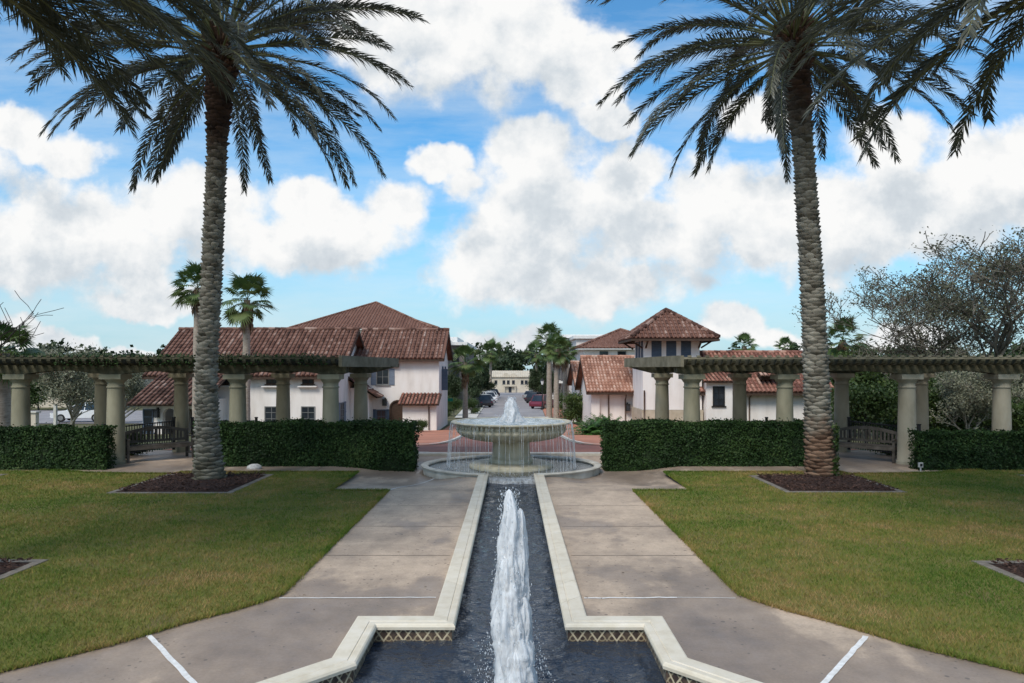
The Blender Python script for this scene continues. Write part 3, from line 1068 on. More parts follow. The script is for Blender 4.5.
BL = {-1: ['square mulch bed round the date palm left of the fountain', 'corner of a mulch bed cut by the left photo edge beside the lawn', 'far mulch bed at the left edge below the clipped hedge'],
      1: ['square mulch bed round the date palm right of the fountain', 'corner of a mulch bed cut by the right photo edge beside the lawn', 'far mulch bed at the right edge below the clipped hedge']}
for sx in (-1, 1):
    for (a, b, c, d), lb in zip(BEDS[sx], BL[sx]):
        t = thing('planting_bed', lb, 'planting bed', ((a + b) / 2, (c + d) / 2, 0), 'mulched planting beds in the lawn')
        mb = MB()
        w = 0.13
        mb.box(a, b, c, c + w, -.05, .022); mb.box(a, b, d - w, d, -.05, .022)
        mb.box(a, a + w, c + w, d - w, -.05, .023); mb.box(b - w, b, c + w, d - w, -.05, .023)
        part('edging', mb, M['edging'], t)
        nx = 40
        V = []
        for j in range(nx + 1):
            for i in range(nx + 1):
                x = a + w + (b - a - 2 * w) * i / nx
                y = c + w + (d - c - 2 * w) * j / nx
                e = min(i, nx - i, j, nx - j) / nx
                V.append((x, y, 0.02 + min(e * .5, .06) + 0.022 * mnoise.noise((x * 9, y * 9, 0)) + 0.012 * mnoise.noise((x * 25, y * 25, 3))))
        F = [(j * (nx + 1) + i, j * (nx + 1) + i + 1, (j + 1) * (nx + 1) + i + 1, (j + 1) * (nx + 1) + i) for j in range(nx) for i in range(nx)]
        npart('mulch', V, np.array(F), M['mulch'], t)
        # loose chips
        n = 2600
        P = np.stack([a + w + RNG.random(n) * (b - a - 2 * w), c + w + RNG.random(n) * (d - c - 2 * w), 0.055 + 0.04 * RNG.random(n)], 1)
        dv = RNG.normal(size=(n, 3)); dv[:, 2] *= .35; dv /= np.linalg.norm(dv, axis=1)[:, None]
        sv = np.cross(dv, RNG.normal(size=(n, 3))); sv /= np.linalg.norm(sv, axis=1)[:, None]
        l = (0.02 + 0.03 * RNG.random(n))[:, None]
        V = np.stack([P - dv * l, P + sv * l * .35, P + dv * l, P - sv * l * .35], 1).reshape(-1, 3)
        npart('bark_chips', V, np.arange(4 * n).reshape(-1, 4), M['mulch'], t, RNG.random(n))['kind'] = 'stuff'

# ---- fountain
ft = thing('fountain', 'round stone fountain with fluted overflowing bowl on pedestal', 'fountain', (0, 18.7, 0))
mb = MB()
prof = [(RA, -.6), (RA, .02), (RA - .02, .03), (RA + .0, .06), (RA + .03, .075), (RA + .15, .075), (RA + .18, .06), (RA + .17, .03), (RA + .13, .02), (RA + .13, -.6)]
n = 96
for k in range(n):
    t0, t1 = 2 * PI * k / n, 2 * PI * (k + 1) / n
    mx, my = math.cos((t0 + t1) / 2), math.sin((t0 + t1) / 2)
    gap = my < 0 and abs(mx * RA) < 0.56
    vs = []
    for r_, z in prof:
        for t in (t0, t1):
            vs.append((RC[0] + r_ * math.cos(t), RC[1] + (r_ - RA + RB) * math.sin(t), min(z, -0.03) if gap else z))
    mb.add(vs, [(2 * i, 2 * i + 1, 2 * i + 3, 2 * i + 2) for i in range(len(prof) - 1)], 0.5)
part('basin_wall', mb, M['ringstone'], ft)
# lower plinth disc
mb = MB()
mb.lathe([(1.12, -.4), (1.12, .03), (1.1, .07), (1.06, .075), (1.06, .1), (1.02, .115), (.62, .13), (.0, .13)], RC + (0,), 64)
part('plinth', mb, M['fountain'], ft, True)
mb = MB()
mb.lathe([(.6, .12), (.6, .2), (.57, .24), (.54, .26), (.515, .3), (.5, .34), (.49, .62), (.5, .66), (.53, .68), (.53, .71), (.49, .73), (.46, .76), (.44, .8)], RC + (0,), 64)
part('pedestal', mb, M['fountain'], ft, True)
mb = MB()
flu = lambda t, i: 1 + (0.03 * abs(math.sin(20 * t)) if 1 <= i <= 6 else 0)
mb.lathe([(.42, .69), (.6, .7), (.9, .725), (1.14, .775), (1.31, .85), (1.4, .93), (1.435, 1.0), (1.435, 1.03)], RC + (0,), 264, flu)
part('bowl', mb, M['fountain'], ft, True)
mb = MB()
mb.lathe([(1.43, 1.015), (1.46, 1.02), (1.47, 1.04), (1.45, 1.05), (1.42, 1.052), (1.42, 1.13), (1.48, 1.132), (1.53, 1.15), (1.58, 1.17), (1.6, 1.19), (1.595, 1.21), (1.57, 1.22), (1.46, 1.215), (1.44, 1.19), (1.4, 1.1), (.9, .98), (0, .95)], RC + (0,), 96)
for k in range(66):
    t = 2 * PI * k / 66
    c, s = math.cos(t), math.sin(t)
    rt = Vector((-s, c, 0))
    mb.obox((RC[0] + 1.42 * c, RC[1] + 1.42 * s, 0), rt, (c, s, 0), (-.042, .042), (-.02, .045), (1.052, 1.13))
part('rim', mb, M['fountain'], ft)
# water in the bowl and in the ring
V, F = [(RC[0], RC[1], 1.205)], []
nr, na = 26, 96
def bw(x, y, r):
    return 1.2 + .008 * mnoise.noise((x * 6, y * 6, 0)) + .006 * mnoise.noise((x * 15, y * 15, 2)) + .03 * math.exp(-r * 4)
for i in range(1, nr + 1):
    for k in range(na):
        t = 2 * PI * k / na
        r_ = 1.46 * i / nr
        x, y = RC[0] + r_ * math.cos(t), RC[1] + r_ * math.sin(t)
        V.append((x, y, bw(x, y, r_)))
for k in range(na):
    F.append((0, 0, 1 + k, 1 + (k + 1) % na))
for i in range(nr - 1):
    for k in range(na):
        a = 1 + i * na
        F.append((a + k, a + na + k, a + na + (k + 1) % na, a + (k + 1) % na))
F = [f for f in F if len(set(f)) == 4] + [(0, 1 + 2 * k, 1 + (2 * k + 1) % na, 1 + (2 * k + 2) % na) for k in range(na // 2)]
struct('bowl_water', new_mesh('bowl_water', np.array(V), np.array(F), M['bowl_water'], None, True))
V, F = [], []
gx = np.arange(-2.54, 2.55, .06); gy = np.arange(16.6, 20.8, .06)
idx = {}
for j in range(len(gy) - 1):
    for i in range(len(gx) - 1):
        cx, cy = gx[i] + .03, gy[j] + .03
        e = (cx / (RA + .04)) ** 2 + ((cy - RC[1]) / (RB + .04)) ** 2
        if e > 1 or math.hypot(cx, cy - RC[1]) < 1.0:
            continue
        q = []
        for a, b in ((i, j), (i + 1, j), (i + 1, j + 1), (i, j + 1)):
            if (a, b) not in idx:
                idx[(a, b)] = len(V)
                x, y = gx[a], gy[b]
                V.append((x, y, -.0 + .006 * mnoise.noise((x * 7, y * 7, 5)) + 0.003 * mnoise.noise((x * 17, y * 17, 6))))
            q.append(idx[(a, b)])
        F.append(q)
struct('ring_water', new_mesh('ring_water', np.array(V), np.array(F), M['ring_water'], None, True))
# spill over the lip into the channel
mb = MB()
nn = 40
vs = []
for i in range(nn + 1):
    x = -.57 + 1.14 * i / nn
    yy = RC[1] - RB * math.sqrt(max(0, 1 - (x / RA) ** 2))
    for k, (dy, z) in enumerate([(.1, -.0), (-.02, -.002), (-.2, -.008), (-.28, -.03), (-.31, -.08), (-.34, -.14)]):
        vs.append((x, yy + dy + random.uniform(-.01, .01), z + random.uniform(-.006, .006)))
mb.add(vs, [(i * 6 + k, (i + 1) * 6 + k, (i + 1) * 6 + k + 1, i * 6 + k + 1) for i in range(nn) for k in range(5)])
single('water_spill', mb, M['spray'], 'white lip of water spilling from the fountain ring into the channel', 'water', smooth=True)


# falling streams round the bowl
mb = MB()
for k in range(120):
    t = 2 * PI * (k + random.uniform(-.6, .6)) / 120
    c, s = math.cos(t), math.sin(t)
    w = random.choice([.003, .004, .005, .007])
    if abs(c) > .93 and random.random() < .7:
        w *= 1.8
    v0 = random.uniform(.12, .3)
    z, pts, rad = 1.2, [(RC[0] + 1.57 * c, RC[1] + 1.57 * s, 1.215)], [w * 1.5]
    for q in range(1, 14):
        tm = q * .038
        z = 1.205 - 4.9 * tm * tm
        if z < .0:
            break
        rr = 1.6 + v0 * tm + random.uniform(-.006, .006)
        pts.append((RC[0] + rr * c + random.uniform(-.005, .005), RC[1] + rr * s, z))
        rad.append(w * random.uniform(.3, 1.15) * (1 if random.random() > .12 else .15))
    mb.tube(pts, rad, 5)
cur_ = single('falling_water', mb, M['spray'], 'thin streams of water falling all round from the fountain bowl', 'water', smooth=True)


def droplets(name, n, f, mat, label=None, parent=None):
    V, F, = [], []
    base = np.array([(0, 0, 1), (1, 0, 0), (0, 1, 0), (-1, 0, 0), (0, -1, 0), (0, 0, -1)], float)
    fc = np.array([(0, 1, 2), (0, 2, 3), (0, 3, 4), (0, 4, 1), (5, 2, 1), (5, 3, 2), (5, 4, 3), (5, 1, 4)])
    for i in range(n):
        p, r = f()
        V.append(base * np.array([r, r, r * random.uniform(1, 4)]) + np.array(p))
        F.append(fc + 6 * i)
    V, F = np.concatenate(V), np.concatenate(F)
    o = npart(name, V, F, mat, parent, RNG.random(len(F)), True)
    o['kind'] = 'stuff'
    return o


def ring_splash():
    t = random.random() * 2 * PI
    r_ = random.gauss(1.68, .09)
    return (RC[0] + r_ * math.cos(t), RC[1] + r_ * math.sin(t), abs(random.gauss(0, .06))), random.uniform(.003, .007)


droplets('splash_drops', 260, ring_splash, M['drop'], None, cur_)


def jet(name, label, base, H, r0, r1, tips, seed, nd):
    """a foaming column that breaks into a few tongues at the top"""
    t = thing(name, label, 'water jet', base)
    rnd = random.Random(seed)
    for ti, (dx, dy, h, ra, rb) in enumerate(tips):
        nr, na = 90, 64
        V, F = [], []
        for i in range(nr + 1):
            f = i / nr
            z = h * f
            rr = (ra + (rb - ra) * f)
            rr *= math.sqrt(max(0, 1 - max(0, (f - .8) / .2) ** 2)) if f > .8 else 1
            cx = base[0] + dx * f ** .8 + .02 * mnoise.noise((z * 2.2, seed, ti))
            cy = base[1] + dy * f
            for k in range(na):
                a = 2 * PI * k / na
                x, y = math.cos(a), math.sin(a)
                d = 1 + .42 * mnoise.noise((x * 1.8 + seed, y * 1.8 + ti * 9, z * 2.2)) + .26 * mnoise.noise((x * 5, y * 5 + seed, z * 3.5)) + .2 * mnoise.noise((x * 11, y * 11 + seed, z * 7)) + .12 * mnoise.noise((x * 22, y * 22 + seed, z * 22))
                V.append((cx + rr * d * x, cy + rr * d * y, base[2] + z + .05 * rr * mnoise.noise((x * 5, y * 5, z * 9))))
        for i in range(nr):
            for k in range(na):
                k2 = (k + 1) % na
                F.append((i * na + k, i * na + k2, (i + 1) * na + k2, (i + 1) * na + k))
        npart('water_column' if ti == 0 else 'side_tongue', V, np.array(F), M['foam'], t, None, True)
    def dr():
        f = rnd.random() ** 1.2
        a = rnd.random() * 2 * PI
        dx, dy, h, ra, rb = tips[0]
        rr = (ra + (rb - ra) * f) * (1.0 + abs(rnd.gauss(0, .25)) + (0.9 * abs(rnd.gauss(0, .5)) if f < .3 else 0))
        return (base[0] + dx * f + rr * math.cos(a), base[1] + rr * math.sin(a), base[2] + h * f * 1.0 + (0 if f > .05 else abs(rnd.gauss(0, .06)))), rnd.uniform(.25, 1) ** 2 * r0
    droplets('spray_drops', nd, dr, M['drop'], None, t)
    return t


jet('water_jet', 'tall white jet of water foaming up from the channel in the foreground', (0.035, 5.75, WL - .02), 1.7, .0048, .01,
    [(-.04, 0, 1.76, .18, .055), (.05, .02, 1.6, .13, .05), (-.04, -.06, 1.25, .13, .08), (.075, -.05, .9, .12, .05), (-.1, -.04, .62, .1, .05), (.13, -.05, .42, .1, .035), (.0, -.09, .5, .19, .08)], 3, 3200)
jet('water_jet', 'short white jet bubbling up in the middle of the fountain bowl', (0, 18.7, 1.17), .65, .012, .01,
    [(0, 0, .68, .26, .07), (-.1, 0, .45, .18, .06), (.1, 0, .4, .2, .06), (0, -.1, .25, .36, .12)], 8, 500)

# bits of leaf and grit lying on the paving
n = 900
X = RNG.uniform(-5.5, 5.5, n); Y = RNG.uniform(5.2, 17.5, n) ** 1.0
k = np.array([abs(x) > .85 and not lawn_ok(x, y) and not in_pool(x, y) and not (abs(x) < 2.6 and y < 7.4) for x, y in zip(X, Y)]) & (RNG.random(n) < np.clip(9 / Y, .25, 1))
X, Y = X[k], Y[k]
P = np.stack([X, Y, [0.008 + dep(a, b) for a, b in zip(X, Y)]], 1)
m = len(P)
a = RNG.random(m) * 2 * PI
l = (0.006 + 0.02 * RNG.random(m) ** 3)[:, None]
d1v = np.stack([np.cos(a), np.sin(a), .15 * RNG.random(m)], 1); d2v = np.stack([-np.sin(a), np.cos(a), .1 * RNG.random(m)], 1)
V = np.stack([P - d1v * l, P + d2v * l * .5, P + d1v * l, P - d2v * l * .5], 1).reshape(-1, 3)
V[:, 2] = np.maximum(V[:, 2], np.repeat(P[:, 2], 4))
o = link('leaf_litter', new_mesh('leaf_litter', V, np.arange(4 * m).reshape(-1, 4), M['dead_frond'], RNG.random(m)))
o['kind'] = 'stuff'
o['label'] = 'small dry bits of leaf scattered on the pale paving'
o['category'] = 'litter'
# ------------------------------------------------------------------ pergolas
CX = [4.95, 7.5, 10.85, 13.45, 16.1]
YF, YB = 19.2, 23.0


def column_parts(root, x, y, mt):
    mb = MB()
    mb.lathe([(.27, -.3), (.27, .06), (.262, .09), (.238, .1), (.236, .5), (.225, 1.3), (.207, 2.1)], (x, y, 0), 28)
    sh = part('column', mb, mt, root, True)
    mb = MB()
    mb.lathe([(.205, 2.08), (.228, 2.085), (.232, 2.105), (.226, 2.125), (.207, 2.13), (.207, 2.22), (.222, 2.235), (.262, 2.29), (.285, 2.325)], (x, y, 0), 28)
    part('capital', mb, mt, sh, True)
    mb = MB()
    mb.box(x - .295, x + .295, y - .295, y + .295, 2.322, 2.455)
    part('abacus', mb, mt, sh)


def pergola(sx, label):
    t = thing('pergola', label, 'pergola', (sx * 10.5, 21, 0), 'garden pergolas')
    for y in (YF, YB):
        for x in CX:
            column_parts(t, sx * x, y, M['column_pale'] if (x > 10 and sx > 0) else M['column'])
    for y, xe in ((YF, 4.5), (YB, 3.9)):
        for dy in (-.11, .11):
            mb = MB()
            xs_ = np.linspace(xe, 17.2, 110)
            def bot(x):
                b = 2.458
                for a, c in zip(CX[:-1], CX[1:]):
                    if a + .25 < x < c - .25:
                        q = (x - a - .25) / (c - a - .5)
                        b += .1 * math.sin(PI * q) ** .8
                if x < CX[0] - .3:
                    b += .1 * (CX[0] - .3 - x) / .4
                return b
            vs, fs = [], []
            for x in xs_:
                for yy, zz in ((y + dy - .07, bot(x)), (y + dy + .07, bot(x)), (y + dy + .07, 2.7), (y + dy - .07, 2.7)):
                    vs.append((sx * x, yy, zz))
            for i in range(len(xs_) - 1):
                for k in range(4):
                    a, b = i * 4 + k, i * 4 + (k + 1) % 4
                    fs.append((a, b, b + 4, a + 4))
            fs += [(0, 1, 2, 3), tuple(len(vs) - 4 + k for k in range(4))]
            mb.add(vs, fs)
            part('beam', mb, M['pergola'], t)
    # rafters with rounded tails, all one mesh shared
    y0, y1 = 18.5, 23.75
    tail = [(y0, 2.81), (y0 + .03, 2.765), (y0 + .12, 2.735), (y0 + .26, 2.703), (y1 - .26, 2.703), (y1 - .1, 2.74), (y1, 2.81), (y1, 2.86), (y0, 2.86)]
    mb = MB()
    mb.extr([(-.045, y - 21, z) for y, z in tail], (.09, 0, 0))
    rm = new_mesh('rafter', mb.v, mb.f, M['pergola'], mb.r)
    x = 4.72
    while x < 17.1:
        r = link('rafter', rm, t)
        r.location = (sx * x - t.location.x, 0, 0)
        x += .235
    # thin battens along the top
    for k in range(10):
        mb = MB()
        y = y0 + .06 + k * (y1 - y0 - .12) / 9
        xe = 4.5 + (3.9 - 4.5) * (y - y0) / (y1 - y0)
        mb.box(min(sx * xe, sx * 17.2), max(sx * xe, sx * 17.2), y - .045, y + .045, 2.862, 2.915)
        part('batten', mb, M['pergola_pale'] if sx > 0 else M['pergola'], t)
    # sloping end board
    mb = MB()
    a, b = Vector((sx * 4.52, y0, 2.81)), Vector((sx * 3.87, y1, 2.81))
    mb.bar(a, b, .09, .3)
    part('end_board', mb, M['pergola_pale'], t)
    # cap slats between the rafter ends
    mb = MB()
    x = 4.72
    while x < 17.1:
        mb.box(sx * x - .045, sx * x + .045, y0 + .0, y0 + .07, 2.917, 2.96)
        x += .235
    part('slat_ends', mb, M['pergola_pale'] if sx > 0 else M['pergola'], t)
    return t


pgl = pergola(-1, 'dark mossy timber pergola on olive columns at the left side of the garden')
pgr = pergola(1, 'brown timber pergola on tan and olive columns at the right side of the garden')


# ---------------------------------------------------------------------- leaves
def leaf_quads(P, size, width, Nrm=None, flat=0.6):
    n = len(P)
    d = RNG.normal(size=(n, 3))
    d /= np.linalg.norm(d, axis=1)[:, None] + 1e-9
    if Nrm is not None:
        q = RNG.normal(size=(n, 3)) * flat + Nrm
        q /= np.linalg.norm(q, axis=1)[:, None] + 1e-9
        d = d - q * (d * q).sum(1)[:, None]
        d /= np.linalg.norm(d, axis=1)[:, None] + 1e-9
        s = np.cross(q, d)
    else:
        s = np.cross(d, RNG.normal(size=(n, 3)))
        s /= np.linalg.norm(s, axis=1)[:, None] + 1e-9
    L = (size * (.6 + .8 * RNG.random(n)))[:, None]
    V = np.stack([P - d * L * .5, P + s * L * width * .5, P + d * L * .5, P - s * L * width * .5], 1).reshape(-1, 3)
    return V, np.arange(4 * n).reshape(-1, 4)


def hedge(label, x0, x1, y0, y1, z1, n, group, seed):
    t = thing('hedge', label, 'hedge', ((x0 + x1) / 2, (y0 + y1) / 2, 0), group)
    z0 = -.22
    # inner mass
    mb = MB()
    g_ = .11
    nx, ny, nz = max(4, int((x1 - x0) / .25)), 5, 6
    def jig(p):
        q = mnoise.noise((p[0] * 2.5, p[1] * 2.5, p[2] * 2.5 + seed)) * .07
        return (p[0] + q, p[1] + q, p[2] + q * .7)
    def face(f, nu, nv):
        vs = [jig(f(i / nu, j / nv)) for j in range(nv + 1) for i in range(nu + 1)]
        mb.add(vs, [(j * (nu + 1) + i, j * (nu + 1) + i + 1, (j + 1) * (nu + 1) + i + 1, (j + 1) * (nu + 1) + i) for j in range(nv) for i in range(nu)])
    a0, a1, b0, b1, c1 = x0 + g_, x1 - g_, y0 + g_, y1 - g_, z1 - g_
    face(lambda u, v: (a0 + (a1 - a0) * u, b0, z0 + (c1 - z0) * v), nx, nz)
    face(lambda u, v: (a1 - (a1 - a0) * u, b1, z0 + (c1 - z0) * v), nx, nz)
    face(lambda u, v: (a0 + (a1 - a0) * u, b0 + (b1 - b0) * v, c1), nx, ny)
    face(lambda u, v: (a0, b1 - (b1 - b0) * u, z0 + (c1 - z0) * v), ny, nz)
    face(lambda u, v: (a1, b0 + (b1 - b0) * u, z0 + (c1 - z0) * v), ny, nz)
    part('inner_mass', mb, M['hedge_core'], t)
    # leaf shell
    lx, ly, lz = x1 - x0, y1 - y0, z1 - z0
    areas = np.array([lx * lz * 1.5, lx * lz * .5, lx * ly, ly * lz, ly * lz])
    w = RNG.choice(5, size=n, p=areas / areas.sum())
    u, v = RNG.random(n), RNG.random(n)
    P = np.zeros((n, 3)); Nn = np.zeros((n, 3))
    for k, (f, nr) in enumerate([(lambda u, v: (x0 + lx * u, y0 + 0 * u, z0 + lz * v), (0, -1, .25)), (lambda u, v: (x0 + lx * u, y1 + 0 * u, z0 + lz * v), (0, 1, .25)),
                                 (lambda u, v: (x0 + lx * u, y0 + ly * v, z1 + 0 * u), (0, 0, 1)), (lambda u, v: (x0 + 0 * u, y0 + ly * u, z0 + lz * v), (-1, 0, .25)),
                                 (lambda u, v: (x1 + 0 * u, y0 + ly * u, z0 + lz * v), (1, 0, .25))]):
        q = w == k
        P[q] = np.stack(f(u[q], v[q]), 1); Nn[q] = nr
    # uneven clipping, gaps and loose sprigs
    nz_ = np.array([mnoise.noise((p[0] * 1.7, p[1] * 1.7, p[2] * 2.2 + seed)) + .6 * mnoise.noise((p[0] * 5, p[1] * 5, p[2] * 5 + seed)) for p in P])
    dpt = -.03 + .085 * nz_ - np.abs(RNG.normal(size=n)) * .05
    spr = RNG.random(n) < .05
    dpt[spr] += .1 * RNG.random(spr.sum())
    P += Nn * dpt[:, None]
    V, F = leaf_quads(P, .058, .62, Nn, .75)
    npart('foliage', V, F, M['hedge'], t, np.clip(RNG.normal(.45, .25, n) + .5 * np.array([mnoise.noise((p[0] * 1.1 + 9, p[1], p[2] * 1.6 + seed)) for p in P]), 0, 1))
    return t


hedge('long clipped dark green hedge between the left date palm and the fountain', -8.45, -2.58, 18.6, 19.55, 1.19, 34000, 'clipped garden hedges', 1)
hedge('long clipped dark green hedge between the fountain and the right date palm', 2.48, 8.5, 18.62, 19.55, 1.2, 34000, 'clipped garden hedges', 2)
hedge('clipped dark hedge at the far left edge beside a free standing column', -18.5, -10.45, 18.0, 18.55, 1.12, 34000, 'clipped garden hedges', 3)
hedge('clipped dark hedge at the far right edge beside a free standing column', 10.45, 18.5, 17.9, 18.45, 1.02, 34000, 'clipped garden hedges', 4)


# ------------------------------------------------------------- benches, fences
def bench():
    t = thing('garden_bench', 'weathered timber bench with a camel back facing the lawn under the right pergola', 'bench', (0, 0, 0), 'benches under the pergolas')
    L, D = 1.8, .5           # local x along, -y is the front
    mb = MB()
    for k in range(7):
        y = -D / 2 + .035 + k * .072
        mb.box(-L / 2 + .02, L / 2 - .02, y - .028, y + .028, .425, .45)
    mb.box(-L / 2 + .05, L / 2 - .05, -D / 2 + .0, -D / 2 + .035, .34, .424)
    part('seat', mb, M['benchwood'], t)
    top = lambda x: .82 + .13 * math.cos(PI * x / L) ** 1.2 if abs(x) < L / 2 else .82
    mb = MB()
    xs_ = np.linspace(-L / 2 + .04, L / 2 - .04, 25)
    for a, b in zip(xs_[:-1], xs_[1:]):
        mb.extr([(a, .23, top(a) - .09), (b, .23, top(b) - .09), (b, .23, top(b)), (a, .23, top(a))], (0, .045, 0), .5)
    mb.box(-L / 2 + .04, L / 2 - .04, .232, .272, .5, .57, .4)
    n = 17
    for k in range(n):
        x = -L / 2 + .1 + k * (L - .2) / (n - 1)
        mb.box(x - .025, x + .025, .238, .262, .57, top(x) - .08)
    part('backrest', mb, M['benchwood'], t)
    for x in (-L / 2 + .03, L / 2 - .03):
        for y, h in ((-D / 2 + .03, .62), (D / 2 - .0, .84)):
            mb = MB()
            mb.box(x - .032, x + .032, y - .032, y + .032, 0, h)
            part('leg', mb, M['benchwood'], t)
        mb = MB()
        mb.box(x - .036, x + .036, -D / 2 - .04, D / 2 - .03, .622, .655)
        part('armrest', mb, M['benchwood'], t)
        for za, zb in ((.35, .41), (.12, .16)):
            mb = MB()
            mb.box(x - .025, x + .025, -D / 2 + .06, D / 2 - .03, za, zb)
            part('side_rail', mb, M['benchwood'], t)
    return t


b1 = bench()
b1.location = (10.1, 20.1, 0)
b1.rotation_euler = (0, 0, math.radians(-45))
b2 = dup(b1, (-10.12, 20.1, 0), math.radians(45), 'weathered timber bench with a camel back facing the lawn under the left pergola')


def fence(label, a, b, h, group):
    a, b = Vector((*a, 0)), Vector((*b, 0))
    t = thing('iron_fence', label, 'fence', ((a.x + b.x) / 2, (a.y + b.y) / 2, 0), group)
    up = Vector((0, 0, 1))
    for z in (h - .03, .12):
        mb = MB(); mb.bar(a + up * z, b + up * z, .035, .035)
        part('rail', mb, M['iron'], t)
    n = int((b - a).length / .105)
    mb = MB()
    for k in range(1, n):
        p = a.lerp(b, k / n)
        mb.bar(p + up * .06, p + up * (h + .0), .018, .018, (1, 0, 0))
    part('pickets', mb, M['iron'], t)
    for p in (a, b):
        mb = MB()
        mb.box(p.x - .035, p.x + .035, p.y - .035, p.y + .035, 0, h + .07)
        mb.box(p.x - .045, p.x + .045, p.y - .045, p.y + .045, h + .07, h + .1)
        part('post', mb, M['iron'], t)


G = 'black iron picket fences under the pergolas'
fence('black iron picket fence behind the bench on the right', (10.9, 22.6), (11.5, 19.75), .95, G)
fence('black iron picket fence behind the bench on the left', (-10.9, 22.6), (-11.5, 19.75), .95, G)
fence('short black iron picket fence seen just right of the right date palm trunk', (8.4, 23.05), (10.5, 23.05), .92, G)
fence('short black iron picket fence seen just left of the left date palm trunk', (-10.5, 23.05), (-8.4, 23.05), .92, G)

# small things on the ground
mb = MB()
vs, fs = [], []
for i in range(9):
    for k in range(14):
        th, ph = PI * i / 8, 2 * PI * k / 14
        p = Vector((math.sin(th) * math.cos(ph), math.sin(th) * math.sin(ph), math.cos(th)))
        q = 1 + .3 * mnoise.noise(p * 2.1)
        vs.append((-6.7 + .19 * p.x * q, 18.25 + .12 * p.y * q, .03 + .1 * p.z * q))
for i in range(8):
    for k in range(14):
        fs.append((i * 14 + k, i * 14 + (k + 1) % 14, (i + 1) * 14 + (k + 1) % 14, (i + 1) * 14 + k))
single('rock', MB().add(vs, fs), M['rock'], 'small pale rock lying at the foot of the hedge left of the fountain', 'rock', smooth=True)
t = thing('outlet_box', 'small grey electrical outlet box on a stake before the right edge hedge', 'outlet box', (10.42, 17.82, 0))
mb = MB(); mb.box(10.405, 10.435, 17.81, 17.83, 0, .1); part('stake', mb, M['greybox'], t)
mb = MB(); mb.box(10.37, 10.47, 17.79, 17.85, .1, .22); p_ = part('box', mb, M['greybox'], t)
mb = MB(); mb.box(10.39, 10.45, 17.78, 17.788, .125, .195); part('cover', mb, M['iron'], p_)


# ------------------------------------------------------------ paving and street
def sheet(name, pts, mat_, lift, ybreaks=(21, 51)):
    """flat polygon in plan laid on the falling ground, cut where the slope changes"""
    def clip(poly, y, keep_low):
        res = []
        for i in range(len(poly)):
            a, b = poly[i], poly[(i + 1) % len(poly)]
            ia, ib = (a[1] <= y) == keep_low, (b[1] <= y) == keep_low
            if a[1] == y: ia = True
            if b[1] == y: ib = True
            if ia: res.append(a)
            if ia != ib:
                f = (y - a[1]) / (b[1] - a[1])
                res.append((a[0] + (b[0] - a[0]) * f, y))
        return res
    polys = [pts]
    for yb in ybreaks:
        nx = []
        for p in polys:
            lo, hi = clip(p, yb, True), clip(p, yb, False)
            for q in (lo, hi):
                if len(q) > 2 and max(k[1] for k in q) - min(k[1] for k in q) > .01:
                    nx.append(q)
        polys = nx
    from mathutils.geometry import tessellate_polygon
    mb = MB()
    for p in polys:
        tr = tessellate_polygon([[Vector((x, y, 0)) for x, y in p]])
        mb.add([(x, y, gz(y) + lift) for x, y in p], [tuple(q) for q in tr])
    return struct(name, new_mesh(name, mb.v, mb.f, mat_))


sheet('brick_plaza', [(-12, 24.02), (-2.7, 21.1), (2.7, 21.1), (12, 24.02), (12, 44), (8.2, 50), (5.2, 52), (5.2, 64), (3.3, 66), (-3.3, 66), (-4.9, 62), (-5.0, 50), (-12, 44)], M['brick_light'], .02)
drive = [(-12, 25.2), (-5.5, 23.4), (-2.6, 22.2), (2.6, 22.2), (5.5, 23.4), (12, 25.2), (12, 29.0), (5.6, 27.2), (3.7, 26.6), (2.75, 28.2), (2.55, 32), (2.9, 66), (-2.9, 66), (-2.5, 32), (-2.75, 28.2), (-3.7, 26.6), (-5.6, 27.2), (-12, 29.0)]
sheet('brick_drive', drive, M['brick_dark'], .03)
mb = MB()
zg = lambda x, y: gz(y) + .05
strip(mb, [(-12, 25.1), (-5.5, 23.3), (-2.6, 22.1)], .16, zg)
for sx in (-1, 1):
    cur2 = [(12, 29.1), (7.5, 27.9), (5.4, 27.1), (4.4, 26.75), (3.7, 26.7), (3.15, 27.1), (2.85, 28.0), (2.65, 30), (2.6, 32)] + [(2.62 + .01 * k, 36 + 5 * k) for k in range(7)]
    strip(mb, [(sx * x, y) for x, y in cur2], .2, zg)
    strip(mb, [(sx * (x + .02), y + (.02 if x > 3 else 0)) for x, y in cur2], .16, lambda x, y: gz(y) + .09)
struct('drive_kerb', new_mesh('drive_kerb', mb.v, mb.f, M['kerb']))
mb = MB()
mb.box(-3.3, 3.3, 20.98, 21.3, -.3, .07)
o = single('terrace_kerb', mb, M['ringstone'], 'pale stone kerb closing the terrace behind the fountain ring', 'kerb', kind='structure')

st = [(-3.3, 66), (3.2, 66), (4.6, 120), (5.0, 192), (-5.0, 192), (-4.0, 120)]
sheet('street', st, M['asphalt'], .04, (21, 51, 120))
sheet('pavement_left', [(-3.32, 66), (-5.4, 66), (-7, 120), (-7.5, 190), (-5.05, 192), (-4.05, 120)], M['kerb'], .08, (21, 51, 120))
sheet('pavement_right', [(3.22, 66), (5.8, 66), (7, 120), (7.5, 190), (5.05, 192), (4.65, 120)], M['brick_light'], .08, (21, 51, 120))
sheet('parking_lot', [(-90, 58), (-26, 58), (-26, 82), (-90, 82)], M['asphalt'], .04)


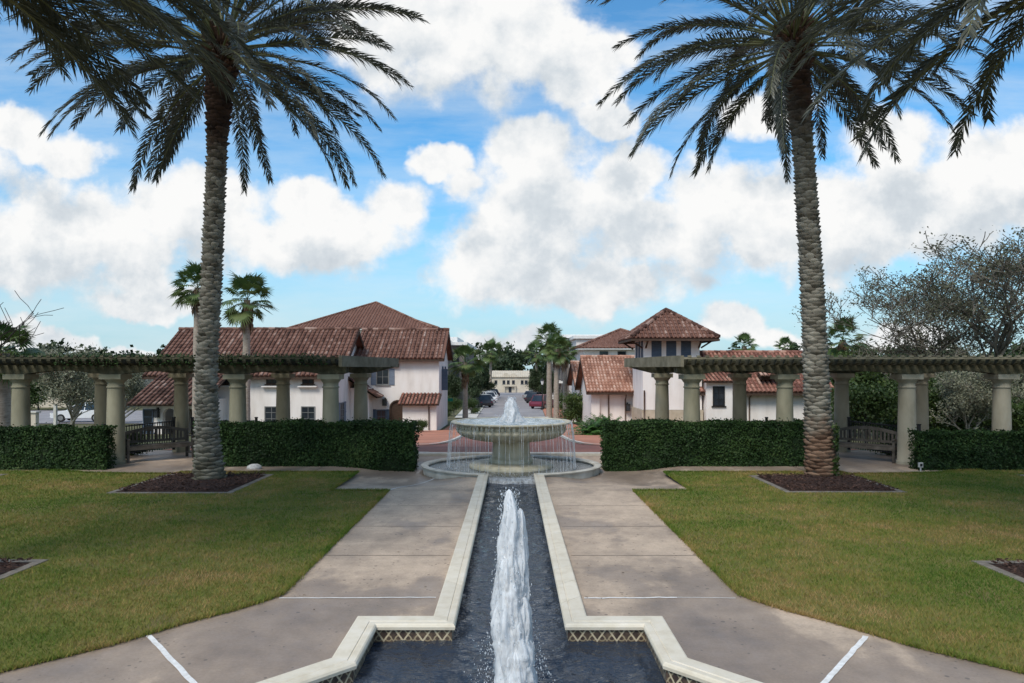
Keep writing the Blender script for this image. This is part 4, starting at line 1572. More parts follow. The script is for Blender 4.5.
# -------------------------------------------------------------------- buildings
def tiles(mb_tile, mb_pan, A, B, ridge, pitch=.3, row=.42, r=.085, seg=4, lift=.03):
    """barrel tiles on a roof slope: eave from A to B, ridge polygon points (1 or 2) from the B side to the A side"""
    A, B = Vector(A), Vector(B)
    R = [Vector(p) for p in ridge]
    u = (B - A).normalized()
    L = (B - A).length
    n = u.cross(R[0] - A).normalized()
    if n.z < 0:
        n = -n
    w = n.cross(u)
    if w.dot(R[0] - A) < 0:
        w = -w
    poly = [(0, 0), (L, 0)] + [((p - A).dot(u), (p - A).dot(w)) for p in R]
    mb_pan.add([A + u * x + w * y for x, y in poly], [tuple(range(len(poly)))], .2)
    # underside
    mb_pan.add([A + u * x + w * y - n * .09 for x, y in poly], [tuple(reversed(range(len(poly))))], .1)
    mb_pan.add([A, B, B - n * .09, A - n * .09], [(0, 1, 2, 3)], .1)
    x0, x1 = min(p[0] for p in poly), max(p[0] for p in poly)
    k = 0
    x = x0 + pitch * .5
    while x < x1:
        ts = []
        for i in range(len(poly)):
            a, b = poly[i], poly[(i + 1) % len(poly)]
            if (a[0] <= x < b[0]) or (b[0] <= x < a[0]):
                ts.append(a[1] + (b[1] - a[1]) * (x - a[0]) / (b[0] - a[0]))
        if len(ts) >= 2:
            t0, t1 = min(ts), max(ts)
            base = random.random() * .35
            t = t0
            first = True
            while t < t1 - .05:
                e = min(t + row, t1)
                vs = []
                for tt, rr, up in ((t - (.06 if first else .03), r * 1.12, lift + .018), (e, r * .9, lift - .012)):
                    for q in range(seg + 1):
                        an = PI * q / seg
                        vs.append(A + u * (x - rr * math.cos(an)) + w * tt + n * (up + rr * math.sin(an) * .9))
                fs = [(q, q + 1, seg + 2 + q, seg + 1 + q) for q in range(seg)] + [tuple(range(seg + 1))[::-1]]
                mb_tile.add(vs, fs, min(1, base + random.random() * .65))
                t = e
                first = False
        x += pitch
        k += 1


def ridge_caps(mb, a, b, r=.13, step=.42):
    a, b = Vector(a), Vector(b)
    n = max(1, int((b - a).length / step))
    for k in range(n):
        mb.tube([a.lerp(b, k / n), a.lerp(b, (k + 1.08) / n)], [r * 1.08, r * .9], 8)


def roof_part(root, slopes, caps, mt, pan, name='roof', **kw):
    mt_, mp = MB(), MB()
    for s in slopes:
        tiles(mt_, mp, *s, **kw)
    for c in caps:
        ridge_caps(mt_, *c)
    r = part(name, mt_, mt, root)
    part('tile_bed', mp, pan, r)
    return r


FRONT = (Vector((1, 0, 0)), Vector((0, -1, 0)))        # right, outward normal (seen from the garden)
RIGHT = (Vector((0, 1, 0)), Vector((1, 0, 0)))
LEFT = (Vector((0, -1, 0)), Vector((-1, 0, 0)))


def window(root, o, face, w, h, nx=2, ny=3, shut=None, sill=True, frame='frame_grey', shmat='shutter', bar=.03):
    """o: bottom centre on the wall; frame with recessed pane and glazing bars"""
    rt, nm = face
    mb = MB()
    f = .06
    for a, b, c, d in ((-w / 2, w / 2, 0, f), (-w / 2, w / 2, h - f, h), (-w / 2, -w / 2 + f, f, h - f), (w / 2 - f, w / 2, f, h - f)):
        mb.obox(o, rt, nm, (a, b), (-.02, .05), (c, d))
    for k in range(1, nx):
        x = -w / 2 + w * k / nx
        mb.obox(o, rt, nm, (x - bar / 2, x + bar / 2), (-.01, .035), (f, h - f))
    for k in range(1, ny):
        z = h * k / ny
        mb.obox(o, rt, nm, (-w / 2 + f, w / 2 - f), (-.01, .03), (z - bar / 2, z + bar / 2))
    if sill:
        mb.obox(o, rt, nm, (-w / 2 - .08, w / 2 + .08), (-.02, .1), (-.07, -.002))
    wd = part('window', mb, M[frame], root)
    mb = MB()
    mb.obox(o, rt, nm, (-w / 2 + f, w / 2 - f), (-.03, .012), (f, h - f))
    part('pane', mb, M['glass'], wd)
    if shut:
        for s in (-1, 1):
            mb = MB()
            a, b = (-w / 2 - shut, -w / 2 - .02) if s < 0 else (w / 2 + .02, w / 2 + shut)
            mb.obox(o, rt, nm, (a, b), (.0, .045), (-.02, h + .02))
            for z in (.0, h * .5, h - .07):
                mb.obox(o, rt, nm, (a, b), (.045, .062), (z, z + .08))
            part('shutter', mb, M[shmat], wd)
    return wd


def lantern(root, o, face):
    rt, nm = face
    mb = MB()
    mb.obox(o, rt, nm, (-.05, .05), (0, .06), (.1, .35))
    mb.obox(o, rt, nm, (-.025, .025), (.05, .25), (.3, .345))
    mb.obox(o, rt, nm, (-.16, .16), (.1, .42), (.2, .26))
    for a, b in ((-.14, .12), (.11, .12), (-.14, .37), (.11, .37)):
        mb.obox(o, rt, nm, (a, a + .03), (b, b + .03), (-.2, .2))
    mb.obox(o, rt, nm, (-.15, .15), (.11, .41), (-.24, -.2))
    l = part('wall_lantern', mb, M['iron'], root)
    mb = MB(); mb.obox(o, rt, nm, (-.11, .11), (.15, .37), (-.2, .2)); part('lantern_glass', mb, M['glass'], l)


def pipe(root, pts):
    mb = MB(); mb.tube(pts, .05, 8)
    part('downpipe', mb, M['gutter'], root, True)


def gable_house(root, x0, x1, yf, yb, ze, zr, over=.7, side=.55, wall='stucco', roofm='roof_dark', pan='roof_brown', zb=-3.2, walls=True, pitch=.3):
    """ridge along x; eaves overhang front and back by `over`, rakes by `side`"""
    ym = (yf + yb) / 2
    k = (zr - ze) / (ym - yf + over)
    zw = ze + k * over            # wall plate height
    mb = MB()
    mb.extr([(x0, yf, zb), (x0, yb, zb), (x0, yb, zw - .1), (x0, ym, zr - .12), (x0, yf, zw - .1)], (x1 - x0, 0, 0))
    part('walls', mb, M[wall], root)
    a, b = x0 - side, x1 + side
    roof_part(root, [((a, yf - over, ze), (b, yf - over, ze), [(b, ym, zr), (a, ym, zr)]),
                     ((b, yb + over, ze), (a, yb + over, ze), [(a, ym, zr), (b, ym, zr)])],
              [((a, ym, zr + .06), (b, ym, zr + .06))], M[roofm], M[pan], pitch=pitch)
    mb = MB()
    for x in (a + .02, b - .02):
        mb.bar((x, yf - over, ze - .14), (x, ym, zr - .14), .07, .22)
        mb.bar((x, yb + over, ze - .14), (x, ym, zr - .14), .07, .22)
    mb.bar((a, yf - over + .06, ze - .16), (b, yf - over + .06, ze - .16), .08, .16)
    xx = a + .4
    while xx < b:
        mb.bar((xx, yf - over + .05, ze - .13), (xx, yf, zw - .16), .08, .13)
        xx += .75
    part('eaves_timber', mb, M['darkwood'], root)


# A: long low house behind the left pergola
A = thing('house', 'long low white house with a maroon barrel tile roof behind the left pergola', 'house', (-17, 50, gz(50)))
gable_house(A, -23.2, -11.45, 45.6, 54.4, 2.18, 5.4, .6, .55)
for px in (272.5, 309):
    x = (px - 512.5) / FPX * 45.6
    window(A, (x, 45.6, -1.05), FRONT, .92, 1.22, 2, 3)
for px in (273, 309, 228):
    # small windows breaking the eaves, under a little raised roof
    x = (px - 512.5) / FPX * 45.6
    window(A, (x, 45.58, 1.62), FRONT, .75, .45, 2, 1, None, True, 'darkwood')
    mb = MB(); mb.box(x - .62, x + .62, 45.3, 45.62, 1.42, 1.5); part('ledge', mb, M['stucco'], A)
window(A, (-11.45, 47.1, -1.1), RIGHT, 1.1, 1.45, 2, 3, .55)
# low cross wing showing past the gable
mb = MB(); mb.box(-11.44, -10.1, 49.6, 56, -3, 1.25); part('rear_wing', mb, M['stucco'], A)
roof_part(A, [((-9.4, 48.9, .62), (-9.4, 56.4, .62), [(-11.6, 56.4, 2.05), (-11.6, 48.9, 2.05)])], [], M['roof_dark'], M['darkwood'], 'wing_roof')
# porch wing with arches, roof running on down from the main slope
mb = MB()
px_, pz, y_ = [-22.1, -18.8], .62, 41.9
mb.box(-22.1, -21.35, y_, 46, -3, .7)
def arch(mb, xa, xb, y, zb, zs, zt, d, n=10):
    """wall piece over an arched opening"""
    xm, r_ = (xa + xb) / 2, (xb - xa) / 2
    pts = [(xa, y, zt), (xa, y, zs)] + [(xm - r_ * math.cos(PI * k / n), y, zs + r_ * math.sin(PI * k / n)) for k in range(1, n)] + [(xb, y, zs), (xb, y, zt)]
    for k in range(1, len(pts) - 2):
        a, b = pts[k], pts[k + 1]
        mb.extr([a, b, (b[0], y, zt), (a[0], y, zt)], (0, d, 0), .5)
mb.box(-21.35, -20.9, y_, y_ + .35, -3, .7)
arch(mb, -20.9, -20.1, y_, -3, -.15, .7, .35)
mb.box(-20.1, -19.85, y_, y_ + .35, -3, .7)
arch(mb, -19.85, -18.95, y_, -3, -.2, .7, .35)
mb.box(-18.95, -18.6, y_, 46, -3, .7)
mb.box(-21.35, -18.95, 44.5, 44.7, -3, .7)
part('porch', mb, M['stucco'], A)
roof_part(A, [((-22.7, 41.2, .5), (-18.2, 41.2, .5), [(-18.2, 45.6, 2.42), (-22.7, 45.6, 2.42)])], [], M['roof_dark'], M['darkwood'], 'porch_roof')
window(A, (-21.75, y_, -1.2), FRONT, .62, 1.4, 1, 3, None, True, 'shutter_dark')
lantern(A, (-21.15, y_, -.05), FRONT)
mb = MB(); mb.bar((-19.9, 44.45, -1.7), (-19.9, 44.45, .3), .9, .06, (0, 1, 0)); part('porch_door', mb, M['darkwood'], A)

# B: two storey house left of the street
B = thing('house', 'two storey white house with maroon roof, shuttered window and arched doorway left of the street', 'house', (-8, 52, gz(52)))
gable_house(B, -11.2, -5.3, 51.0, 57.8, 3.38, 5.62, .55, .42)
x = (383.5 - 512.5) / FPX * 51
window(B, (x, 51, 1.45), FRONT, .92, 1.15, 2, 2, .4)
mb = MB(); mb.box(x - 1.15, x + 1.2, 50.78, 51.05, 2.72, 2.98); part('window_beam', mb, M['darkwood'], B)
x = (382 - 512.5) / FPX * 51
window(B, (x, 51, -1.35), FRONT, .72, 1.0, 2, 2, .32, True, 'shutter_dark', 'shutter_dark')
xd = (398.5 - 512.5) / FPX * 51
mb = MB()
arch(mb, xd - .5, xd + .5, 50.93, -2, -.25, .45, .06, 12)
pts = [(xd - .5, 50.99, -2), (xd + .5, 50.99, -2), (xd + .5, 50.99, -.25)] + [(xd + .5 * math.cos(PI * k / 12), 50.99, -.25 + .5 * math.sin(PI * k / 12)) for k in range(1, 12)] + [(xd - .5, 50.99, -.25)]
md = MB(); md.extr(pts, (0, .008, 0)); part('door', md, M['darkwood'], B)
mb = MB()
for k in range(13):
    a1, a2 = PI * k / 13, PI * (k + 1) / 13
    mb.extr([(xd + .5 * math.cos(a1), 50.9, -.25 + .5 * math.sin(a1)), (xd + .5 * math.cos(a2), 50.9, -.25 + .5 * math.sin(a2)),
             (xd + .6 * math.cos(a2), 50.9, -.25 + .6 * math.sin(a2)), (xd + .6 * math.cos(a1), 50.9, -.25 + .6 * math.sin(a1))], (0, .12, 0), .5)
for s in (-1, 1):
    mb.box(xd + s * .55 - .05, xd + s * .55 + .05, 50.9, 51.02, -2, -.25)
part('door_surround', mb, M['darkwood'], B)
lantern(B, ((386 - 512.5) / FPX * 51, 51, .18), FRONT)
x0, x1 = (404.5 - 512.5) / FPX * 50, -5.32
mb = MB(); mb.box(x0, x1, 49.5, 50.995, -3, .3); part('lean_to', mb, M['stucco'], B)
roof_part(B, [((x0 - .3, 49.0, .12), (x1 + .22, 49.0, .12), [(x1 + .22, 51.0, .82), (x0 - .3, 51.0, .82)])], [], M['roof_red'], M['darkwood'], 'lean_to_roof', pitch=.26)
pipe(B, [(-5.85, 49.1, .1), (-5.85, 49.42, -.1), (-5.85, 49.42, -1.7)])
for yy in (53.6, 55.6):
    window(B, (-5.3, yy, 1.2), RIGHT, .8, 1.6, 2, 3, None, True, 'shutter_dark')
mb = MB(); mb.box(-5.3, -4.85, 52.9, 53.0, 1.0, 2.6); part('side_shutter', mb, M['shutter_dark'], B)


def hip_house(root, x0, x1, yf, yb, ze, zr, over, apex=None, wall='stucco', roofm='roof_brown', zb=-4.5, pitch=.4, row=.5, r=.07, soffit='trim'):
    mb = MB(); mb.box(x0, x1, yf, yb, zb, ze + .05)
    part('walls', mb, M[wall], root)
    a0, a1, b0, b1 = x0 - over, x1 + over, yf - over, yb + over
    ym = (b0 + b1) / 2
    h = min(ym - b0, (a1 - a0) / 2 - .01)
    if apex is None:
        r0, r1 = (a0 + h, ym, zr), (a1 - h, ym, zr)
    else:
        r0, r1 = (apex[0] - .01, apex[1], zr), (apex[0] + .01, apex[1], zr)
    roof_part(root, [((a0, b0, ze), (a1, b0, ze), [r1, r0]), ((a1, b1, ze), (a0, b1, ze), [r0, r1]),
                     ((a0, b1, ze), (a0, b0, ze), [r0]), ((a1, b0, ze), (a1, b1, ze), [r1])],
              [(Vector((a0, b0, ze + .07)), Vector(r0) + Vector((0, 0, .07))), (Vector((a1, b0, ze + .07)), Vector(r1) + Vector((0, 0, .07))),
               (Vector((a0, b1, ze + .07)), Vector(r0) + Vector((0, 0, .07))), (Vector((a1, b1, ze + .07)), Vector(r1) + Vector((0, 0, .07))),
               (Vector(r0) + Vector((0, 0, .07)), Vector(r1) + Vector((0, 0, .07)))], M[roofm], M['roof_brown'], pitch=pitch, row=row, r=r)
    mb = MB(); mb.box(a0 + .05, a1 - .05, b0 + .05, b1 - .05, ze - .2, ze - .06)
    part('soffit', mb, M[soffit], root)


# C: big hipped block further back on the left
C_ = thing('apartment_block', 'large white block with a broad brown hipped roof rising behind the left houses', 'building', (-19, 95, gz(95)))
hip_house(C_, -27.3, -11.1, 90, 108, 7.8, 12.0, 1.0)
mb = MB(); mb.box(-11.09, -10.2, 96, 118, -5, 7.4); part('side_wing', mb, M['stucco'], C_)
mb = MB()
cp = lambda px, py, Y: ((px - 512.5) / FPX * Y, Y, CAM_H + (369 - py) / FPX * Y)
pts = [cp(396, 315, 99.6), cp(437, 329, 99.6), cp(437, 345, 99.6), cp(396, 345, 99.6)]
mb.extr(pts, (0, 14, 0)); part('gable_wing', mb, M['trim'], C_)
mb = MB(); p0, p1 = cp(391, 312.2, 99.3), cp(439, 328, 99.3)
mb.extr([p0, p1, (p1[0], p1[1], p1[2] + .22), (p0[0], p0[1], p0[2] + .22)], (0, 15, 0)); part('gable_roof', mb, M['roof_brown'], C_)
for k in range(4):
    window(C_, (-26.5 + 3.6 * k, 90, 4.6), FRONT, 1.2, 1.6, 2, 2)

# D: grey brick block with white roof edge, further along
D_ = thing('apartment_block', 'grey brick block with a white roof edge peeping past the two storey house', 'building', (-12, 100, gz(100)))
mb = MB(); mb.box(-16, -7.6, 112, 140, -5.5, 6.4); part('walls', mb, M['greywall'], D_)
mb = MB(); mb.box(-16.4, -7.1, 111.4, 140.4, 6.41, 6.9); mb.box(-13, -9.2, 118, 134, 6.91, 8.0); part('roof_edge', mb, M['trim'], D_)
for k in range(2):
    for z in (3.6, .6):
        window(D_, (-9.0 - k * 2.4, 112, z), FRONT, 1.2, 1.8, 2, 2)
        window(D_, (-7.6, 115 + k * 5, z), RIGHT, 1.6, 1.8, 2, 2)

# E: white hip roofed block, right
E_ = thing('apartment_block', 'white block with a low brown hipped roof behind the orange tiled cottage', 'building', (13, 84, gz(84)))
hip_house(E_, 8.2, 18.5, 80, 92, 5.02, 7.45, .75)
for px in (604.5, 622.5):
    window(E_, ((px - 512.5) / FPX * 80, 80, 3.7), FRONT, 1.0, .95, 1, 1)
mb = MB(); mb.box(8.5, 17, 92.5, 112, -5, 6.6); part('rear_block', mb, M['stucco'], E_)
mb = MB(); mb.box(8.1, 17.4, 92.1, 112.4, 6.61, 7.0); part('rear_roof_edge', mb, M['trim'], E_)

# F: cottage with mottled orange roof, two gables one behind the other
F_ = thing('cottage', 'small white cottage with a mottled orange tile roof left of the tower', 'cottage', (8, 53, gz(53)))
gable_house(F_, 5.75, 9.2, 50.3, 58.0, 1.02, 3.5, .85, .45, 'stucco', 'roof_mottled', 'roof_mottled', -3.2, True, .24)
pipe(F_, [(8.15, 49.6, .85), (8.15, 50.2, .4), (8.15, 50.22, -1.9)])
pipe(F_, [(6.95, 50.22, 1.0), (6.95, 50.22, -1.9)])
mb = MB(); mb.box(5.7, 6.3, 50.1, 50.299, -3, .95); part('pier', mb, M['stucco'], F_)
lantern(F_, ((628 - 512.5) / FPX * 50.3, 50.3, -.15), FRONT)
F2 = thing('cottage', 'second gabled cottage with orange tiles just behind the first, beside the street', 'cottage', (8, 66, gz(66)))
gable_house(F2, 6.0, 10.5, 61.5, 70, 1.0, 3.2, .9, .5, 'stucco', 'roof_mottled', 'roof_mottled', -3.5, True, .26)
mb = MB(); mb.extr([(5.95, 61.2, -2.2), (5.2, 61.2, -2.2), (5.6, 61.2, -1.0), (5.95, 61.2, -.2)], (0, .35, 0)); part('buttress', mb, M['stucco'], F2)

# G: square tower
G_ = thing('tower', 'square white tower with blue shuttered belfry windows and hipped tile roof', 'tower', (10.4, 48, gz(48)))
tx0, tx1, ty0, ty1 = 8.62, 12.5, 46.0, 49.85
mb = MB(); mb.box(tx0, tx1, ty0, ty1, -.08, 3.06); mb.box(tx0 + .12, tx1 - .12, ty0 + .12, ty1 - .12, 3.1, 4.78); part('walls', mb, M['stucco'], G_)
mb = MB(); mb.box(tx0 - .06, tx1 + .06, ty0 - .06, ty1 + .06, -3, -.1); part('stone_base', mb, M['stone'], G_)
mb = MB(); mb.box(tx0 - .12, tx1 + .12, ty0 - .12, ty1 + .12, 3.062, 3.2); part('string_course', mb, M['trim'], G_)
zr = 6.62
xm, ym = (tx0 + tx1) / 2, (ty0 + ty1) / 2
ov = .88
a0, a1, b0, b1, ze = tx0 - ov, tx1 + ov, ty0 - ov, ty1 + ov, 4.62
ap0, ap1 = (xm - .01, ym, zr), (xm + .01, ym, zr)
roof_part(G_, [((a0, b0, ze), (a1, b0, ze), [ap1, ap0]), ((a1, b1, ze), (a0, b1, ze), [ap0, ap1]), ((a0, b1, ze), (a0, b0, ze), [ap0]), ((a1, b0, ze), (a1, b1, ze), [ap1])],
          [((a0, b0, ze + .07), (xm, ym, zr + .07)), ((a1, b0, ze + .07), (xm, ym, zr + .07)), ((a0, b1, ze + .07), (xm, ym, zr + .07)), ((a1, b1, ze + .07), (xm, ym, zr + .07))],
          M['roof_dark'], M['roof_brown'], pitch=.27, row=.4, r=.08)
mb = MB()
for p, q in (((a0, b0), (a1, b0)), ((a1, b0), (a1, b1)), ((a1, b1), (a0, b1)), ((a0, b1), (a0, b0))):
    mb.bar((*p, ze - .14), (*q, ze - .14), .08, .14)
for x in (tx0 + .2, tx1 - .2):
    mb.bar((x, ty0, 4.0), (x, b0 + .15, 4.46), .09, .1); mb.bar((x, b0 + .1, 4.47), (x, ty0 + .1, 4.52), .09, .1)
for y in (ty0 + .2, ty1 - .2):
    for s, xw, xe in ((-1, tx0, a0), (1, tx1, a1)):
        mb.bar((xw, y, 4.0), (xe - s * .15, y, 4.46), .09, .1); mb.bar((xe - s * .1, y, 4.47), (xw - s * .1, y, 4.52), .09, .1)
mb.box(a0 + .1, a1 - .1, b0 + .1, b1 - .1, 4.56, 4.6)
part('eaves_timber', mb, M['darkwood'], G_)
for k in range(3):
    for face, o in ((FRONT, (tx0 + .92 + k * .97, ty0 + .12, 3.25)), (LEFT, (tx0 + .12, ty0 + .9 + k * 1.0, 3.25))):
        mb = MB(); rt, nm = face
        mb.obox(o, rt, nm, (-.33, .33), (-.1, .02), (0, 1.22))
        for q in range(14):
            mb.obox(o, rt, nm, (-.3, .3), (.02, .035), (.05 + q * .082, .095 + q * .082))
        mb.obox(o, rt, nm, (-.03, .03), (.02, .045), (0, 1.22))
        part('shutter', mb, M['shutter_dark'], G_)
pipe(G_, [(tx0 + .08, 45.9, 1.2), (tx0 + .08, 45.9, -1.7)])

# H: long low house behind the right pergola
H_ = thing('house', 'long low white house with a pink red tile roof behind the right pergola', 'house', (17, 49, gz(49)))
gable_house(H_, 12.7, 20.9, 46.4, 53.6, 1.12, 3.75, .7, .4, 'stucco', 'roof_red', 'roof_brown', -3.2, True, .29)
xw = (718 - 512.5) / FPX * 46
mb = MB()
mb.extr([(xw - .85, 45.5, -3), (xw + .85, 45.5, -3), (xw + .85, 45.5, 1.85), (xw - .85, 45.5, 1.85)], (0, 2.4, 0)); part('wall_dormer', mb, M['stucco'], H_)
roof_part(H_, [((xw - 1.15, 45.1, 1.8), (xw + 1.15, 45.1, 1.8), [(xw + .8, 47.6, 2.6), (xw - .8, 47.6, 2.6)])], [], M['roof_red'], M['darkwood'], 'dormer_roof', pitch=.27)
window(H_, (xw - .05, 45.5, .2), FRONT, .78, 1.28, 2, 3, None, True, 'iron')
xv = (771 - 512.5) / FPX * 46
mb = MB(); mb.box(xv - .45, xv + .45, 46.3, 48, 1.9, 2.22); part('roof_vent', mb, M['darkwood'], H_)
roof_part(H_, [((xv - .65, 46.0, 2.15), (xv + .65, 46.0, 2.15), [(xv + .4, 47.4, 2.75), (xv - .4, 47.4, 2.75)])], [], M['roof_red'], M['darkwood'], 'vent_roof', pitch=.27)
for px in (752, 790):
    x = (px - 512.5) / FPX * 46
    pipe(H_, [(x, 45.75, 1.0), (x, 46.34, .7), (x, 46.34, -1.8)])

# J: grey flats with white balconies beside the street
J_ = thing('apartment_block', 'dark grey three storey flats with white balconies right of the street', 'building', (12, 115, gz(115)))
mb = MB(); mb.box(8.0, 20, 104, 140, -5.5, 7.2); part('walls', mb, M['greywall'], J_)
mb = MB(); mb.box(7.4, 20.3, 103.6, 140.5, 7.21, 7.7); part('roof_edge', mb, M['trim'], J_)
for k in range(4):
    for z in (-2.2, .9, 4.0):
        window(J_, (8.0, 108 + k * 8, z), LEFT, 2.2, 1.9, 2, 1, None, False)
        mb = MB(); mb.box(7.0, 7.995, 106 + k * 8, 110 + k * 8, z - .45, z - .2); mb.box(7.0, 7.08, 106 + k * 8, 110 + k * 8, z - .2, z + .6)
        part('balcony', mb, M['trim'], J_)
for z in (.9, 4.0):
    window(J_, (9.2, 104, z), FRONT, 1.3, 1.9, 2, 1)

# K: cream building closing the street
K_ = thing('villa', 'pale cream building with two curved gables at the far end of the street', 'building', (-.6, 194, gz(194)))
ky, kz = 192, gz(192)
mb = MB(); mb.box(-5.6, 4.6, ky, ky + 12, kz - .5, kz + 4.5)
for cx_ in (-1.6, .4):
    pts = [(cx_ - .9, ky - .05, kz + 4.4)] + [(cx_ - .8 * math.cos(PI * q / 8), ky - .05, kz + 4.6 + .85 * math.sin(PI * q / 8)) for q in range(9)] + [(cx_ + .9, ky - .05, kz + 4.4)]
    mb.extr(pts, (0, .5, 0))
part('walls', mb, M['stucco2'], K_)
roof_part(K_, [((-5.9, ky - .4, kz + 4.3), (4.9, ky - .4, kz + 4.3), [(4.9, ky + 5, kz + 6.0), (-5.9, ky + 5, kz + 6.0)])], [], M['stucco2'], M['stucco2'], 'roof', pitch=.5, row=.7)
for x in (-4.4, -2.2, -1.0, .4, 2.8, 3.9):
    window(K_, (x, ky, kz + 2.3), FRONT, .8, 1.1, 1, 1)
mb = MB(); mb.box(-2.3, 1.1, ky - .8, ky - .01, kz + 1.7, kz + 2.0); mb.box(-2.2, -1.95, ky - .7, ky - .5, kz, kz + 1.7); mb.box(.75, 1.0, ky - .7, ky - .5, kz, kz + 1.7); part('porch', mb, M['stucco2'], K_)
mb = MB(); mb.box(-.9, -.1, ky - .03, ky + .02, kz, kz + 1.6); part('door', mb, M['glass'], K_)

# low white wall at the parking lot on the left
t = thing('low_wall', 'low pale wall along the car park seen under the left pergola', 'wall', (-38, 54, gz(54)))
mb = MB(); mb.box(-52, -36.6, 53.8, 54.2, -2.6, -.78); part('wall_body', mb, M['stucco2'], t)
mb = MB(); mb.box(-52.1, -36.5, 53.7, 54.3, -.778, -.66); mb.box(-35.3, -35.1, 53.9, 54.1, -2.6, -.1); part('wall_cap', mb, M['ringstone'], t)
# house beyond the car park
t = thing('house', 'pale house with a brown roof half hidden beyond the car park at far left', 'house', (-62, 96, gz(96)))
gable_house(t, -74, -52, 92, 102, 1.4, 4.0, .8, .6, 'stucco2', 'roof_brown', 'roof_brown', -4.5, True, .45)
for k in range(4):
    window(t, (-70 + 5 * k, 92, -.9), FRONT, 1.2, 1.3, 2, 2)
# ------------------------------------------------------------------ date palms
def frond_mesh(e0, e1, L, seed, leaflen=.48, nl=125):
    """one feather frond arching from elevation e0 at the base to e1 at the tip; local +x outward"""
    rg = np.random.default_rng(seed)
    n = 26
    s = np.linspace(0, 1, n)
    el = np.radians(e0 + (e1 - e0) * s ** 1.7)
    yaw = np.radians(rg.normal(0, 5) * s + rg.normal(0, 9) * s ** 3)
    ds = L / (n - 1)
    d = np.stack([np.cos(el) * np.cos(yaw), np.cos(el) * np.sin(yaw), np.sin(el)], 1)
    C = np.concatenate([[[0, 0, 0]], np.cumsum(d[:-1] * ds, 0)])
    C[:, 0] += .16
    mb = MB()
    mb.tube([Vector(c) for c in C], [max(.004, .03 * (1 - q) ** .8) for q in s], 5, .5)
    nt_ = len(mb.f)
    V = [np.array(mb.v)]
    F = [list(f) for f in mb.f]
    base = len(mb.v)
    lv, lf, lr = [], [], []
    tw = rg.normal(0, .25)
    for i in range(nl):
        q = .22 + .78 * (i + rg.uniform(-.3, .3)) / nl
        q = min(.999, q)
        k = min(n - 2, int(q * (n - 1)))
        f = q * (n - 1) - k
        p = C[k] * (1 - f) + C[k + 1] * f
        t = d[k] * (1 - f) + d[k + 1] * f
        t /= np.linalg.norm(t)
        lat0 = np.cross(np.array([0, 0, 1.0]), t)
        lat0 /= np.linalg.norm(lat0) + 1e-9
        up = np.cross(t, lat0)
        ln = leaflen * (.45 + .55 * min(1, max(0, q - .17) * 5)) * (1 - .55 * max(0, (q - .55) / .45) ** 1.5)
        for sd in (-1, 1):
            if rg.random() < .04:
                continue
            fw = np.radians(rg.normal(48 - 22 * q, 7))
            vee = np.radians(rg.normal(18, 14)) + sd * tw
            dr = t * math.cos(fw) + math.sin(fw) * (lat0 * sd * math.cos(vee) + up * math.sin(vee))
            l = ln * rg.uniform(.8, 1.12)
            p1 = p + dr * l * .5
            dr2 = dr + np.array([0, 0, -.28 - .2 * rg.random()])
            dr2 /= np.linalg.norm(dr2)
            p2 = p1 + dr2 * l * .5
            wv = np.cross(dr, up * math.cos(vee) - lat0 * sd * math.sin(vee))
            wv /= np.linalg.norm(wv) + 1e-9
            w = .0125 * rg.uniform(.8, 1.2)
            b = base + len(lv)
            lv += [p - wv * w * .6, p + wv * w * .6, p1 + wv * w, p1 - wv * w, p2]
            lf += [(b, b + 1, b + 2, b + 3), (b + 3, b + 2, b + 4)]
            lr += [rg.random()] * 2
    allv = np.concatenate([V[0], np.array(lv)])
    me = bpy.data.meshes.new('frond')
    me.from_pydata(allv.tolist(), [], F + lf)
    at = me.attributes.new('rnd', 'FLOAT', 'FACE')
    at.data.foreach_set('value', np.array(mb.r + lr, dtype=np.float32))
    me.materials.append(M['date_leaf'])
    me.materials.append(M['rachis'])
    mi = np.zeros(len(me.polygons), dtype=np.int32)
    mi[:nt_] = 1
    me.polygons.foreach_set('material_index', mi)
    me.update()
    return me


FR = []
for i, (e0, e1, L) in enumerate([(80, 42, 3.7), (70, 22, 4.2), (60, 6, 4.4), (50, -8, 4.5), (40, -18, 4.6), (31, -27, 4.6), (22, -35, 4.6), (14, -42, 4.6), (6, -48, 4.5),
                                 (-2, -54, 4.5), (-11, -60, 4.4), (-20, -66, 4.2), (-30, -71, 4.0), (-41, -76, 3.8), (-52, -80, 3.5)]):
    FR.append([frond_mesh(e0, e1, L * random.uniform(.95, 1.05), 100 + i * 3 + k) for k in range(2)])


